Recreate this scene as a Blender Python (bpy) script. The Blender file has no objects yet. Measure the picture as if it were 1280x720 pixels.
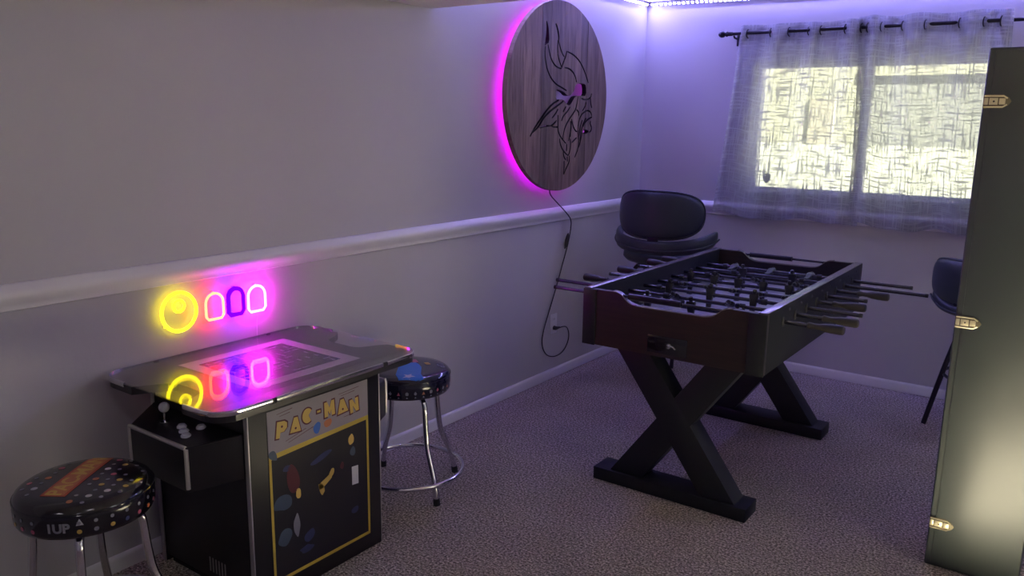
import bpy, bmesh, math, random
from mathutils import Vector, Matrix
R = math.radians
random.seed(7)
scene = bpy.context.scene
COL = scene.collection

# ------------------------------------------------------------------ camera, world, sun, exposure
cam_d = bpy.data.cameras.new('camera')
cam_d.sensor_width = 36.0
cam_d.lens = 1014.9 / 1280 * 36.0
cam_d.clip_start = 0.05
cam = bpy.data.objects.new('camera', cam_d)
COL.objects.link(cam)
yaw, pitch, roll = 0.62029, 0.20235, 0.015259
fwd = Vector((-math.sin(yaw) * math.cos(pitch), math.cos(yaw) * math.cos(pitch), -math.sin(pitch)))
rgt = Vector((math.cos(yaw), math.sin(yaw), 0))
upv = rgt.cross(fwd)
r2 = rgt * math.cos(roll) + upv * math.sin(roll)
u2 = -rgt * math.sin(roll) + upv * math.cos(roll)
mw = Matrix((r2, u2, -fwd)).transposed().to_4x4()
mw.translation = Vector((2.51175, 0.0, 1.5))
cam.matrix_world = mw
scene.camera = cam

w = bpy.data.worlds.new('sky')
scene.world = w
w.use_nodes = True
nt = w.node_tree
nt.nodes.clear()
sky = nt.nodes.new('ShaderNodeTexSky')
sky.sky_type = 'NISHITA'
sky.sun_disc = False
sky.sun_elevation = R(43)
sky.sun_rotation = R(90)
sky.air_density = 1.0
sky.dust_density = 3.0
bg = nt.nodes.new('ShaderNodeBackground')
bg.inputs['Strength'].default_value = 0.07
wo = nt.nodes.new('ShaderNodeOutputWorld')
nt.links.new(sky.outputs[0], bg.inputs[0])
nt.links.new(bg.outputs[0], wo.inputs[0])

sun_d = bpy.data.lights.new('sun', 'SUN')
sun_d.energy = 60.0
sun_d.angle = R(0.6)
sun_d.color = (1.0, 0.99, 0.74)
sun = bpy.data.objects.new('sun', sun_d)
COL.objects.link(sun)
sun.rotation_euler = Vector((-1.0, 0.12, -0.95)).to_track_quat('-Z', 'Y').to_euler()

vs = scene.view_settings
vs.view_transform = 'Standard'
vs.look = 'None'
vs.gamma = 1.0
vs.exposure = 1.82
vs.use_curve_mapping = False

# ------------------------------------------------------------------ materials
def mat(name, base=(.5, .5, .5), rough=.5, metal=0.0, spec=.5, coat=0.0, emit=None, estr=0.0):
    m = bpy.data.materials.new(name)
    m.use_nodes = True
    b = m.node_tree.nodes['Principled BSDF']
    b.inputs['Base Color'].default_value = (*base, 1)
    b.inputs['Roughness'].default_value = rough
    b.inputs['Metallic'].default_value = metal
    b.inputs['Specular IOR Level'].default_value = spec
    b.inputs['Coat Weight'].default_value = coat
    b.inputs['Coat Roughness'].default_value = .08
    if emit:
        b.inputs['Emission Color'].default_value = (*emit, 1)
        b.inputs['Emission Strength'].default_value = estr
    return m

def N(m, t, **kw):
    n = m.node_tree.nodes.new(t)
    for k, v in kw.items():
        if k in n.inputs:
            n.inputs[k].default_value = v
        else:
            setattr(n, k, v)
    return n

def LK(m, a, b):
    m.node_tree.links.new(a, b)

def coords(m, scale=(1, 1, 1), kind='Object'):
    tc = N(m, 'ShaderNodeTexCoord')
    mp = N(m, 'ShaderNodeMapping')
    mp.inputs['Scale'].default_value = scale
    LK(m, tc.outputs[kind], mp.inputs['Vector'])
    return mp.outputs['Vector']

def ramp(m, fac, stops):
    r = N(m, 'ShaderNodeValToRGB')
    while len(r.color_ramp.elements) < len(stops):
        r.color_ramp.elements.new(.5)
    for e, (p, c) in zip(r.color_ramp.elements, stops):
        e.position = p
        e.color = (*c, 1)
    LK(m, fac, r.inputs['Fac'])
    return r.outputs['Color']

def bump(m, h, strength=.3, dist=.01):
    b = N(m, 'ShaderNodeBump')
    b.inputs['Strength'].default_value = strength
    b.inputs['Distance'].default_value = dist
    LK(m, h, b.inputs['Height'])
    LK(m, b.outputs['Normal'], m.node_tree.nodes['Principled BSDF'].inputs['Normal'])

def BS(m):
    return m.node_tree.nodes['Principled BSDF']

M = {}
# painted drywall
m = M['wall'] = mat('wall_paint', (.53, .52, .54), .6, spec=.25)
v = coords(m)
n1 = N(m, 'ShaderNodeTexNoise', Scale=90.0, Detail=3.0)
LK(m, v, n1.inputs['Vector'])
bump(m, n1.outputs['Fac'], .12, .004)
n2 = N(m, 'ShaderNodeTexNoise', Scale=1.3, Detail=2.0)
LK(m, v, n2.inputs['Vector'])
LK(m, ramp(m, n2.outputs['Fac'], [(.3, (.505, .492, .515)), (.7, (.545, .53, .555))]), BS(m).inputs['Base Color'])
m = M['ceil'] = mat('ceiling_paint', (.66, .64, .62), .8, spec=.2)
v = coords(m)
n1 = N(m, 'ShaderNodeTexNoise', Scale=60.0, Detail=4.0)
LK(m, v, n1.inputs['Vector'])
bump(m, n1.outputs['Fac'], .25, .006)
m = M['trim'] = mat('trim_paint', (.74, .73, .74), .35)
# carpet
m = M['carpet'] = mat('carpet_pile', (.3, .27, .25), .95, spec=.05)
v = coords(m)
n1 = N(m, 'ShaderNodeTexNoise', Scale=120.0, Detail=3.0, Roughness=.7)
n2 = N(m, 'ShaderNodeTexNoise', Scale=3.0, Detail=3.0)
n3 = N(m, 'ShaderNodeTexVoronoi', Scale=120.0)
for n in (n1, n2, n3):
    LK(m, v, n.inputs['Vector'])
c1 = ramp(m, n1.outputs['Fac'], [(.36, (.09, .070, .062)), (.5, (.40, .335, .305)), (.64, (.92, .81, .75))])
mx = N(m, 'ShaderNodeMix', data_type='RGBA', blend_type='MULTIPLY')
mx.inputs[0].default_value = 1.0
LK(m, c1, mx.inputs[6])
LK(m, ramp(m, n2.outputs['Fac'], [(.3, (.82, .82, .82)), (.7, (1.0, 1.0, 1.0))]), mx.inputs[7])
LK(m, mx.outputs[2], BS(m).inputs['Base Color'])
ad = N(m, 'ShaderNodeMath', operation='ADD')
LK(m, n1.outputs['Fac'], ad.inputs[0])
LK(m, n3.outputs['Distance'], ad.inputs[1])
bump(m, ad.outputs[0], .9, .012)
BS(m).inputs['Sheen Weight'].default_value = .15

M['chrome'] = mat('chrome', (.78, .78, .80), .12, 1.0)
M['edge'] = mat('grey_edge_moulding', (.52, .50, .50), .3, .6)
M['black'] = mat('black_laminate', (.012, .011, .013), .38)
M['blackgloss'] = mat('black_gloss', (.012, .012, .014), .12, coat=.6)
M['rubber'] = mat('black_rubber', (.02, .02, .02), .7)
M['white_plastic'] = mat('white_plastic', (.75, .75, .77), .3)
M['button'] = mat('clear_button', (.62, .62, .72), .2)
M['brass'] = mat('brass_plate', (.80, .73, .50), .35, .7)
M['brass_shaded'] = mat('brass_base_shaded', (.20, .17, .11), .5, .5)  # darkened brass: shadow around the raised latch parts put into the plate colour
M['brass_dark'] = mat('brass_shadowed_slot', (.05, .04, .03), .5)
M['cord'] = mat('cord_black', (.012, .012, .016), .5)
M['rod_dark'] = mat('dark_iron', (.03, .028, .035), .35, .6)
M['steel'] = mat('rod_steel', (.10, .10, .12), .25, .9)
M['handle'] = mat('handle_wood', (.024, .020, .019), .42)
M['man'] = mat('player_black', (.02, .02, .024), .3)
M['field'] = mat('playfield', (.34, .34, .36), .3)
M['leg_black'] = mat('leg_black_paint', (.010, .012, .015), .5, spec=.35)
m = M['table_wood'] = mat('dark_stained_wood', (.05, .028, .022), .38)
v = coords(m, (2, 2, 26))
n1 = N(m, 'ShaderNodeTexNoise', Scale=3.0, Detail=6.0)
LK(m, v, n1.inputs['Vector'])
LK(m, ramp(m, n1.outputs['Fac'], [(.3, (.011, .0075, .0075)), (.7, (.024, .0145, .0125))]), BS(m).inputs['Base Color'])
M['rail'] = mat('table_top_rail_laminate', (.17, .15, .145), .24, spec=.8, coat=.5)
m = M['vinyl'] = mat('black_vinyl', (.034, .042, .056), .42)
v = coords(m)
n1 = N(m, 'ShaderNodeTexNoise', Scale=160.0, Detail=2.0)
LK(m, v, n1.inputs['Vector'])
bump(m, n1.outputs['Fac'], .12, .002)
M['vinylgloss'] = mat('printed_vinyl_black', (.012, .011, .014), .14, coat=.5)
M['vinylnavy'] = mat('printed_vinyl_navy', (.012, .014, .035), .14, coat=.5)
M['case'] = mat('case_black_gloss', (.020, .031, .031), .48, spec=1.0, coat=.25)
BS(M['case']).inputs['Coat Roughness'].default_value = .25

def flat(name, c, r=.35):
    return mat(name, c, r)
M['p_yellow'] = flat('print_yellow', (.62, .42, .10))
M['p_red'] = flat('print_red', (.42, .055, .02))
M['p_orange'] = flat('print_orange', (.50, .17, .07))
M['p_white'] = flat('print_white', (.55, .55, .58))
M['p_pink'] = flat('print_pink', (.50, .10, .16))
M['p_blue'] = flat('print_blue', (.03, .13, .50))
M['p_navy'] = flat('print_navy', (.03, .04, .12))
M['p_sky'] = flat('print_sky_blue', (.015, .17, .52))
M['p_grey'] = flat('print_grey', (.22, .22, .26))
M['p_teal'] = flat('print_teal', (.055, .085, .13))
M['p_dark'] = flat('print_dark', (.02, .012, .02))
M['p_maroon'] = flat('print_maroon', (.10, .016, .026))
M['art_pale'] = flat('art_pale_panel', (.29, .26, .29))
M['art_black'] = flat('art_black', (.012, .010, .016))
M['art_yellow'] = flat('art_yellow_border', (.55, .40, .06))
M['screen'] = mat('screen_glass', (.035, .03, .04), .2)
M['maze'] = flat('screen_maze_lines', (.28, .24, .30))
M['bezel'] = flat('bezel_pale', (.55, .50, .52))
M['topblack'] = mat('table_top_black', (.02, .018, .022), .3)

# thin clear sheet: fresnel mix of clear and mirror
def sheet(name, tint=(1, 1, 1), ior=1.5, rough=0.0, boost=1.0):
    m = bpy.data.materials.new(name)
    m.use_nodes = True
    t = m.node_tree
    t.nodes.clear()
    o = t.nodes.new('ShaderNodeOutputMaterial')
    mixn = t.nodes.new('ShaderNodeMixShader')
    tr = t.nodes.new('ShaderNodeBsdfTransparent')
    tr.inputs[0].default_value = (*tint, 1)
    gl = t.nodes.new('ShaderNodeBsdfGlossy')
    gl.inputs['Roughness'].default_value = rough
    ge = t.nodes.new('ShaderNodeNewGeometry')
    dt = t.nodes.new('ShaderNodeVectorMath'); dt.operation = 'DOT_PRODUCT'
    t.links.new(ge.outputs['Normal'], dt.inputs[0]); t.links.new(ge.outputs['Incoming'], dt.inputs[1])
    def mth(op, a_, b_=None):
        n_ = t.nodes.new('ShaderNodeMath'); n_.operation = op
        for i_, q_ in enumerate((a_, b_)):
            if q_ is None: continue
            if isinstance(q_, (int, float)): n_.inputs[i_].default_value = q_
            else: t.links.new(q_, n_.inputs[i_])
        return n_
    f0 = ((ior - 1) / (ior + 1)) ** 2
    c_ = mth('ABSOLUTE', dt.outputs['Value'])
    i_ = mth('POWER', mth('SUBTRACT', 1.0, c_.outputs[0]).outputs[0], 5.0)
    mu = mth('MULTIPLY', mth('ADD', mth('MULTIPLY', i_.outputs[0], 1 - f0).outputs[0], f0).outputs[0], boost)
    t.links.new(mu.outputs[0], mixn.inputs[0])
    t.links.new(tr.outputs[0], mixn.inputs[1])
    t.links.new(gl.outputs[0], mixn.inputs[2])
    t.links.new(mixn.outputs[0], o.inputs[0])
    return m
M['glass_top'] = sheet('clear_table_glass', (.96, .96, .97), 1.5, 0.0)
M['pane'] = sheet('window_pane_glass', (.97, .98, .97), 1.45, 0.0)
M['acrylic'] = sheet('clear_acrylic', (.97, .97, .97), 1.2, 0.0, .5)

# plaque wood strips
m = M['plank'] = mat('plaque_wood', (.2, .13, .1), .5, spec=.3)
v = coords(m, (1, 14, 1.4))
oi = N(m, 'ShaderNodeObjectInfo')
va = N(m, 'ShaderNodeVectorMath', operation='ADD')
LK(m, v, va.inputs[0])
mu = N(m, 'ShaderNodeMath', operation='MULTIPLY')
mu.inputs[1].default_value = 37.0
LK(m, oi.outputs['Random'], mu.inputs[0])
LK(m, mu.outputs[0], va.inputs[1])
n1 = N(m, 'ShaderNodeTexNoise', Scale=2.2, Detail=7.0, Roughness=.62, Distortion=.6)
LK(m, va.outputs[0], n1.inputs['Vector'])
cA = ramp(m, n1.outputs['Fac'], [(.28, (.11, .066, .050)), (.5, (.25, .165, .13)), (.75, (.40, .275, .215))])
cB = ramp(m, oi.outputs['Random'], [(0.0, (.60, .60, .62)), (1.0, (1.15, 1.10, 1.06))])
mx = N(m, 'ShaderNodeMix', data_type='RGBA', blend_type='MULTIPLY')
mx.inputs[0].default_value = 1.0
LK(m, cA, mx.inputs[6])
LK(m, cB, mx.inputs[7])
LK(m, mx.outputs[2], BS(m).inputs['Base Color'])
M['char'] = mat('carved_groove_stain', (.018, .012, .014), .7)

# curtain: woven sheer linen
m = bpy.data.materials.new('sheer_linen')
M['linen'] = m
m.use_nodes = True
t = m.node_tree
t.nodes.clear()
out = t.nodes.new('ShaderNodeOutputMaterial')
tcn = t.nodes.new('ShaderNodeUVMap')
def slub(sx, sy, seed):
    mp = t.nodes.new('ShaderNodeMapping')
    mp.inputs['Scale'].default_value = (sx, sy, 1)
    mp.inputs['Location'].default_value = (seed, seed * .7, 0)
    t.links.new(tcn.outputs[0], mp.inputs[0])
    n = t.nodes.new('ShaderNodeTexNoise')
    n.inputs['Scale'].default_value = 1.0
    n.inputs['Detail'].default_value = 2.5
    t.links.new(mp.outputs[0], n.inputs['Vector'])
    return n.outputs['Fac']
ha, vb = slub(8, 95, 3.1), slub(95, 7, 8.3)
mxm = t.nodes.new('ShaderNodeMath'); mxm.operation = 'MAXIMUM'
t.links.new(ha, mxm.inputs[0]); t.links.new(vb, mxm.inputs[1])
rp = t.nodes.new('ShaderNodeMapRange')
rp.inputs['From Min'].default_value = .49
rp.inputs['From Max'].default_value = .64
rp.inputs['To Min'].default_value = .36
rp.inputs['To Max'].default_value = .04
t.links.new(mxm.outputs[0], rp.inputs['Value'])
tr = t.nodes.new('ShaderNodeBsdfTransparent')
df = t.nodes.new('ShaderNodeBsdfDiffuse')
df.inputs['Color'].default_value = (.46, .47, .52, 1)
tl = t.nodes.new('ShaderNodeBsdfTranslucent')
tl.inputs['Color'].default_value = (.40, .41, .40, 1)
m1 = t.nodes.new('ShaderNodeMixShader'); m1.inputs[0].default_value = .42
t.links.new(df.outputs[0], m1.inputs[1]); t.links.new(tl.outputs[0], m1.inputs[2])
m2 = t.nodes.new('ShaderNodeMixShader')
t.links.new(rp.outputs[0], m2.inputs[0])
t.links.new(m1.outputs[0], m2.inputs[1]); t.links.new(tr.outputs[0], m2.inputs[2])
t.links.new(m2.outputs[0], out.inputs[0])

def glow(name, c, s):
    m = bpy.data.materials.new(name)
    m.use_nodes = True
    t = m.node_tree
    t.nodes.clear()
    o = t.nodes.new('ShaderNodeOutputMaterial')
    e = t.nodes.new('ShaderNodeEmission')
    e.inputs[0].default_value = (*c, 1)
    e.inputs[1].default_value = s
    t.links.new(e.outputs[0], o.inputs[0])
    return m
M['n_yellow'] = glow('neon_yellow', (1.0, .80, .010), 1.8)
M['n_red'] = glow('neon_red', (1.0, .020, .010), 13.0)
M['n_blue'] = glow('neon_blue', (.006, .0, 1.0), 13.0)
M['n_pink'] = glow('neon_pink', (1.0, .012, .86), 32.0)
M['led'] = glow('led_diode', (.32, .29, 1.0), 122.0)
M['halo'] = glow('plaque_led_tape', (.78, .002, 1.0), 3.6)
M['fill_glass'] = glow('fill_lamp_glass', (.96, .88, 1.0), 1.75)  # glow of the added lamps behind the viewer

# ------------------------------------------------------------------ mesh helpers
def BM():
    return bmesh.new()

def box(bm, x0, x1, y0, y1, z0, z1, bev=0.0, seg=2):
    r = bmesh.ops.create_cube(bm, size=1.0)
    vs_ = r['verts']
    for q in vs_:
        q.co = Vector(((x0 + x1) / 2 + q.co.x * (x1 - x0), (y0 + y1) / 2 + q.co.y * (y1 - y0), (z0 + z1) / 2 + q.co.z * (z1 - z0)))
    if bev > 0:
        es = list({e for q in vs_ for e in q.link_edges})
        bmesh.ops.bevel(bm, geom=es, offset=bev, segments=seg, affect='EDGES', profile=.5)
    return bm

def prism(bm, pts, a0, a1, axis='z', bev=0.0):
    """polygon pts (2D) extruded from a0 to a1 along axis; 2D axes: z->(x,y) y->(x,z) x->(y,z)"""
    def P3(p, a):
        return {'z': (p[0], p[1], a), 'y': (p[0], a, p[1]), 'x': (a, p[0], p[1])}[axis]
    A = [bm.verts.new(P3(p, a0)) for p in pts]
    B = [bm.verts.new(P3(p, a1)) for p in pts]
    n = len(pts)
    fs = [bm.faces.new(A[::-1]), bm.faces.new(B)]
    for i in range(n):
        j = (i + 1) % n
        fs.append(bm.faces.new((A[i], A[j], B[j], B[i])))
    bmesh.ops.recalc_face_normals(bm, faces=fs)
    if bev > 0:
        es = [e for e in {e for f in fs[:2] for e in f.edges}]
        bmesh.ops.bevel(bm, geom=es, offset=bev, segments=2, affect='EDGES', profile=.5)
    return bm

def tube(bm, pts, r, segs=10, closed=False, caps=True):
    pts = [Vector(p) for p in pts]
    n = len(pts)
    rs = r if isinstance(r, (list, tuple)) else [r] * n
    rings = []
    prev = None
    for i, p in enumerate(pts):
        if closed:
            d = (pts[(i + 1) % n] - pts[i - 1]).normalized()
        else:
            d = (pts[min(i + 1, n - 1)] - pts[max(i - 1, 0)]).normalized()
        if prev is None:
            a = d.orthogonal().normalized()
        else:
            a = (prev - d * prev.dot(d)).normalized()
        prev = a
        b = d.cross(a)
        rings.append([bm.verts.new(p + (a * math.cos(2 * math.pi * k / segs) + b * math.sin(2 * math.pi * k / segs)) * rs[i]) for k in range(segs)])
    m_ = n if closed else n - 1
    for i in range(m_):
        A, B = rings[i], rings[(i + 1) % n]
        off = 0
        if closed and i == n - 1:
            off = min(range(segs), key=lambda o: (A[0].co - B[o].co).length)
        for k in range(segs):
            bm.faces.new((A[k], A[(k + 1) % segs], B[(k + 1 + off) % segs], B[(k + off) % segs]))
    if caps and not closed:
        bm.faces.new(rings[0][::-1])
        bm.faces.new(rings[-1])
    return bm

def lathe(bm, prof, segs=32, c=(0, 0, 0), axis='z'):
    def P3(r, h, a):
        x, y = r * math.cos(a), r * math.sin(a)
        if axis == 'z':
            q = (x, y, h)
        elif axis == 'x':
            q = (h, x, y)
        else:
            q = (x, h, y)
        return (c[0] + q[0], c[1] + q[1], c[2] + q[2])
    rings = []
    for (r, h) in prof:
        if r < 1e-6:
            rings.append([bm.verts.new(P3(0, h, 0))])
        else:
            rings.append([bm.verts.new(P3(r, h, 2 * math.pi * k / segs)) for k in range(segs)])
    fs = []
    for A, B in zip(rings, rings[1:]):
        for k in range(segs):
            k2 = (k + 1) % segs
            if len(A) == 1 and len(B) == 1:
                continue
            if len(A) == 1:
                fs.append(bm.faces.new((A[0], B[k2], B[k])))
            elif len(B) == 1:
                fs.append(bm.faces.new((A[k], A[k2], B[0])))
            else:
                fs.append(bm.faces.new((A[k], A[k2], B[k2], B[k])))
    if len(rings[0]) > 1:
        fs.append(bm.faces.new(rings[0][::-1]))
    if len(rings[-1]) > 1:
        fs.append(bm.faces.new(rings[-1]))
    bmesh.ops.recalc_face_normals(bm, faces=fs)
    return bm

def finish(bm, name, m, smooth=True, angle=40):
    bmesh.ops.recalc_face_normals(bm, faces=bm.faces[:])
    me = bpy.data.meshes.new(name)
    bm.to_mesh(me)
    bm.free()
    for q in (m if isinstance(m, list) else [m]):
        me.materials.append(q)
    if smooth:
        for f in me.polygons:
            f.use_smooth = True
        me.set_sharp_from_angle(angle=R(angle))
    return me

WORLD = {}
def obj(name, bm, m, parent=None, smooth=True, angle=40, local=False):
    me = bm if isinstance(bm, bpy.types.Mesh) else finish(bm, name, m, smooth, angle)
    o = bpy.data.objects.new(name, me)
    COL.objects.link(o)
    if parent is not None:
        o.parent = parent
        if not local:
            o.matrix_parent_inverse = WORLD.get(parent.name, Matrix()).inverted()
    return o

def thing(name, label, cat, loc=(0, 0, 0), rotz=0.0, group=None):
    o = bpy.data.objects.new(name, None)
    COL.objects.link(o)
    o.empty_display_size = .1
    o.location = loc
    o.rotation_euler = (0, 0, rotz)
    WORLD[o.name] = Matrix.Translation(loc) @ Matrix.Rotation(rotz, 4, 'Z')
    return tag(o, label, cat, group)

def tag(o, label, cat, group=None):
    o['label'] = label
    o['category'] = cat
    if group:
        o['group'] = group
    return o

def struct(name, bm, m, label=None, **kw):
    o = obj(name, bm, m, **kw)
    o['kind'] = 'structure'
    if label:
        o['label'] = label
    return o

def text_mesh(s, size=1.0, offset=0.0, extrude=0.0):
    cu = bpy.data.curves.new('lettering', 'FONT')
    cu.body = s
    cu.size = size
    cu.offset = offset
    cu.extrude = extrude
    cu.resolution_u = 3
    cu.align_x = 'CENTER'
    cu.align_y = 'CENTER'
    o = bpy.data.objects.new('lettering', cu)
    COL.objects.link(o)
    dg = bpy.context.evaluated_depsgraph_get()
    me = bpy.data.meshes.new_from_object(o.evaluated_get(dg))
    bpy.data.objects.remove(o)
    bpy.data.curves.remove(cu)
    return me

def chaikin(pts, n=2, closed=False):
    pts = [Vector(p) for p in pts]
    for _ in range(n):
        q = [] if closed else [pts[0]]
        rng = range(len(pts)) if closed else range(len(pts) - 1)
        for i in rng:
            a, b = pts[i], pts[(i + 1) % len(pts)]
            q += [a * .75 + b * .25, a * .25 + b * .75]
        if not closed:
            q.append(pts[-1])
        pts = q
    return pts

# ------------------------------------------------------------------ the room
YB, XR, YF, ZC = 4.978, 4.2, -2.5, 2.263
T = .12
WX0, WX1, WZ0, WZ1 = .738, 2.10, 1.09, 1.87          # window opening in the back wall
DY0, DY1, DZ1 = 1.74, 2.56, 2.05                    # opening in the right wall for the added sun door
struct('floor', box(BM(), -T, XR + T, YF - T, YB + T, -.08, 0), M['carpet'], 'taupe speckled pile carpet')
struct('wall_left', box(BM(), -T, 0, YF - T, YB + T, 0, ZC + .1), M['wall'], 'grey white painted wall carrying the round plaque')
b = BM()
box(b, 0, WX0, YB, YB + T, 0, ZC + .1)
box(b, WX1, XR, YB, YB + T, 0, ZC + .1)
box(b, WX0, WX1, YB, YB + T, 0, WZ0)
box(b, WX0, WX1, YB, YB + T, WZ1, ZC + .1)
struct('wall_back', b, M['wall'], 'grey white painted wall with the curtained window')
b = BM()
box(b, XR, XR + T, YF - T, DY0, 0, ZC + .1)
box(b, XR, XR + T, DY1, YB + T, 0, ZC + .1)
box(b, XR, XR + T, DY0, DY1, DZ1, ZC + .1)
struct('wall_right', b, M['wall'], 'painted wall with an added glazed door')
struct('wall_front', box(BM(), 0, XR, YF - T, YF, 0, ZC + .1), M['wall'], 'painted wall behind the viewer')
ceil = struct('ceiling', box(BM(), -T, XR + T, YF - T, YB + T, ZC, ZC + .1), M['ceil'], 'pale ceiling with a dropped soffit')
obj('soffit', box(BM(), .0005, XR - .0005, 1.2, 2.868, 1.987, ZC - .0005), M['ceil'], ceil, smooth=False)

def extrude_profile(prof, a0, a1, along):
    """prof: (distance from wall, z)"""
    b = BM()
    if along == 'y':
        prism(b, prof, a0, a1, 'y')
    return b
rail = [(0, .939), (.011, .943), (.011, .953), (.016, .962), (.025, .978), (.027, .990), (.024, 1.002), (.010, 1.019), (0, 1.0205)]
struct('trim_1', prism(BM(), rail, YF, YB - .0005, 'y'), M['trim'], 'white chair rail on the plaque wall')
b = BM()
prism(b, [(YB - d, z) for d, z in rail], .028, XR, 'x')
struct('trim_2', b, M['trim'], 'white chair rail under the window')
bb = [(0, .0005), (.013, .0005), (.013, .044), (.008, .053), (0, .057)]
struct('baseboard_left', prism(BM(), bb, YF, YB - .0005, 'y'), M['trim'], 'white baseboard below the plaque wall')
struct('baseboard_back', prism(BM(), [(YB - d, z) for d, z in bb], .0135, XR, 'x'), M['trim'], 'white baseboard below the window')

# window
win = struct('window_1', box(box(box(box(BM(), WX0, WX0 + .035, YB + .03, YB + .10, WZ0, WZ1), WX1 - .035, WX1, YB + .03, YB + .10, WZ0, WZ1), WX0 + .035, WX1 - .035, YB + .03, YB + .10, WZ0, WZ0 + .035), WX0 + .035, WX1 - .035, YB + .03, YB + .10, WZ1 - .035, WZ1), M['trim'], 'white sliding window behind the sheer curtains', smooth=False)
obj('mullion', box(BM(), 1.355, 1.405, YB + .035, YB + .09, WZ0 + .035, WZ1 - .035, .004), M['trim'], win)
obj('pane', box(BM(), WX0 + .035, 1.355, YB + .070, YB + .074, WZ0 + .035, WZ1 - .035), M['pane'], win, smooth=False)
obj('pane', box(BM(), 1.405, WX1 - .035, YB + .055, YB + .059, WZ0 + .035, WZ1 - .035), M['pane'], win, smooth=False)
b = BM()
shield = [(.815, 1.205), (.837, 1.212), (.859, 1.205), (.859, 1.172), (.850, 1.155), (.837, 1.145), (.824, 1.155), (.815, 1.172)]
prism(b, shield, YB + .0675, YB + .0685, 'y')
st = obj('sticker', b, M['p_dark'], win, smooth=False)
st['label'] = 'dark shield shaped sticker in the lower corner'
obj('sill', box(BM(), WX0 + .001, WX1 - .001, YB - .012, YB + .03, WZ0 + .0005, WZ0 + .016, .003), M['trim'], win)

# unseen glazed door, added and shaped to throw a sun patch by the case
dr = struct('added_door_1', box(box(box(box(BM(), XR + .03, XR + .08, DY0, DY0 + .07, 0.001, DZ1), XR + .03, XR + .08, DY1 - .07, DY1, 0.001, DZ1), XR + .03, XR + .08, DY0 + .07, DY1 - .07, .001, .92), XR + .03, XR + .08, DY0 + .07, DY1 - .07, DZ1 - .08, DZ1), M['trim'], 'white glazed door added out of view to let in sun', smooth=False)
obj('pane', box(BM(), XR + .05, XR + .056, DY0 + .07, DY1 - .07, .92, DZ1 - .08), M['pane'], dr, smooth=False)
obj('door_handle', tube(BM(), [(XR + .03, DY0 + .035, 1.0), (XR + .0, DY0 + .035, 1.0), (XR - .02, DY0 + .05, 1.0), (XR - .02, DY0 + .14, 1.0)], .009), M['chrome'], dr)

# outside the window
M['ext_ground'] = mat('patio_ground', (.056, .056, .050), .9)
M['ext_wall'] = mat('grey_stucco', (.23, .23, .225), .9)
M['ext_roof'] = mat('roof_shingle', (.16, .15, .14), .9)
M['ext_fence'] = mat('yellow_stucco', (.36, .35, .285), .8)
M['ext_leaf'] = mat('door_beige', (.34, .31, .26), .8)
g = obj('patio_ground', box(BM(), -70, 60, YB + T + .01, 120, -.35, -.15), M['ext_ground'], smooth=False)
g['kind'] = 'structure'
h = thing('neighbour_house', 'low grey house far outside, seen blurred through the right curtain', 'house', (-3.0, 80.0, -.15))
obj('wall', box(BM(), -15.9, 12.0, 80.0, 88, -.15, 6.0), M['ext_wall'], h, smooth=False)
obj('roof', box(BM(), -15.9, 12.4, 79.9, 88.4, 6.0, 6.9), M['ext_fence'], h, smooth=False)
f = thing('yellow_house', 'pale yellow house far outside, seen blurred through the left curtain', 'house', (-26, 80.0, -.15))
obj('wall', box(BM(), -36, -16.0, 80.0, 88, -.15, 11.0), M['ext_fence'], f, smooth=False)
obj('roof', prism(BM(), [(-36.5, 11.0), (-15.9, 11.0), (-26, 14.5)], 79.9, 88.4, 'y'), M['ext_roof'], f, smooth=False)
obj('door', box(BM(), -20.5, -18.2, 79.95, 80.0, -.15, 4.0), M['ext_leaf'], f, smooth=False)

# ------------------------------------------------------------------ LED tapes at the ceiling
def diode_bm(b, c, rot):
    """small lens on a tilted tape: a dark body whose lens faces the room and the floor"""
    w2, h2 = .0068, .0058
    n_ = Vector((math.sin(rot), -math.cos(rot), -.75)).normalized()
    u_ = Vector((math.cos(rot), math.sin(rot), 0))
    v_ = n_.cross(u_)
    A = [b.verts.new(c + u_ * (sx * w2) + v_ * (sz * h2) - n_ * .003) for sx, sz in ((-1, -1), (1, -1), (1, 1), (-1, 1))]
    B = [b.verts.new(c + u_ * (sx * w2) + v_ * (sz * h2)) for sx, sz in ((-1, -1), (1, -1), (1, 1), (-1, 1))]
    fs = [b.faces.new(A[::-1]), b.faces.new(B)] + [b.faces.new((A[i], A[(i + 1) % 4], B[(i + 1) % 4], B[i])) for i in range(4)]
    bmesh.ops.recalc_face_normals(b, faces=fs)
    for f_ in fs:
        f_.material_index = 0 if f_ is fs[1] else 1
    return b
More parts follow.
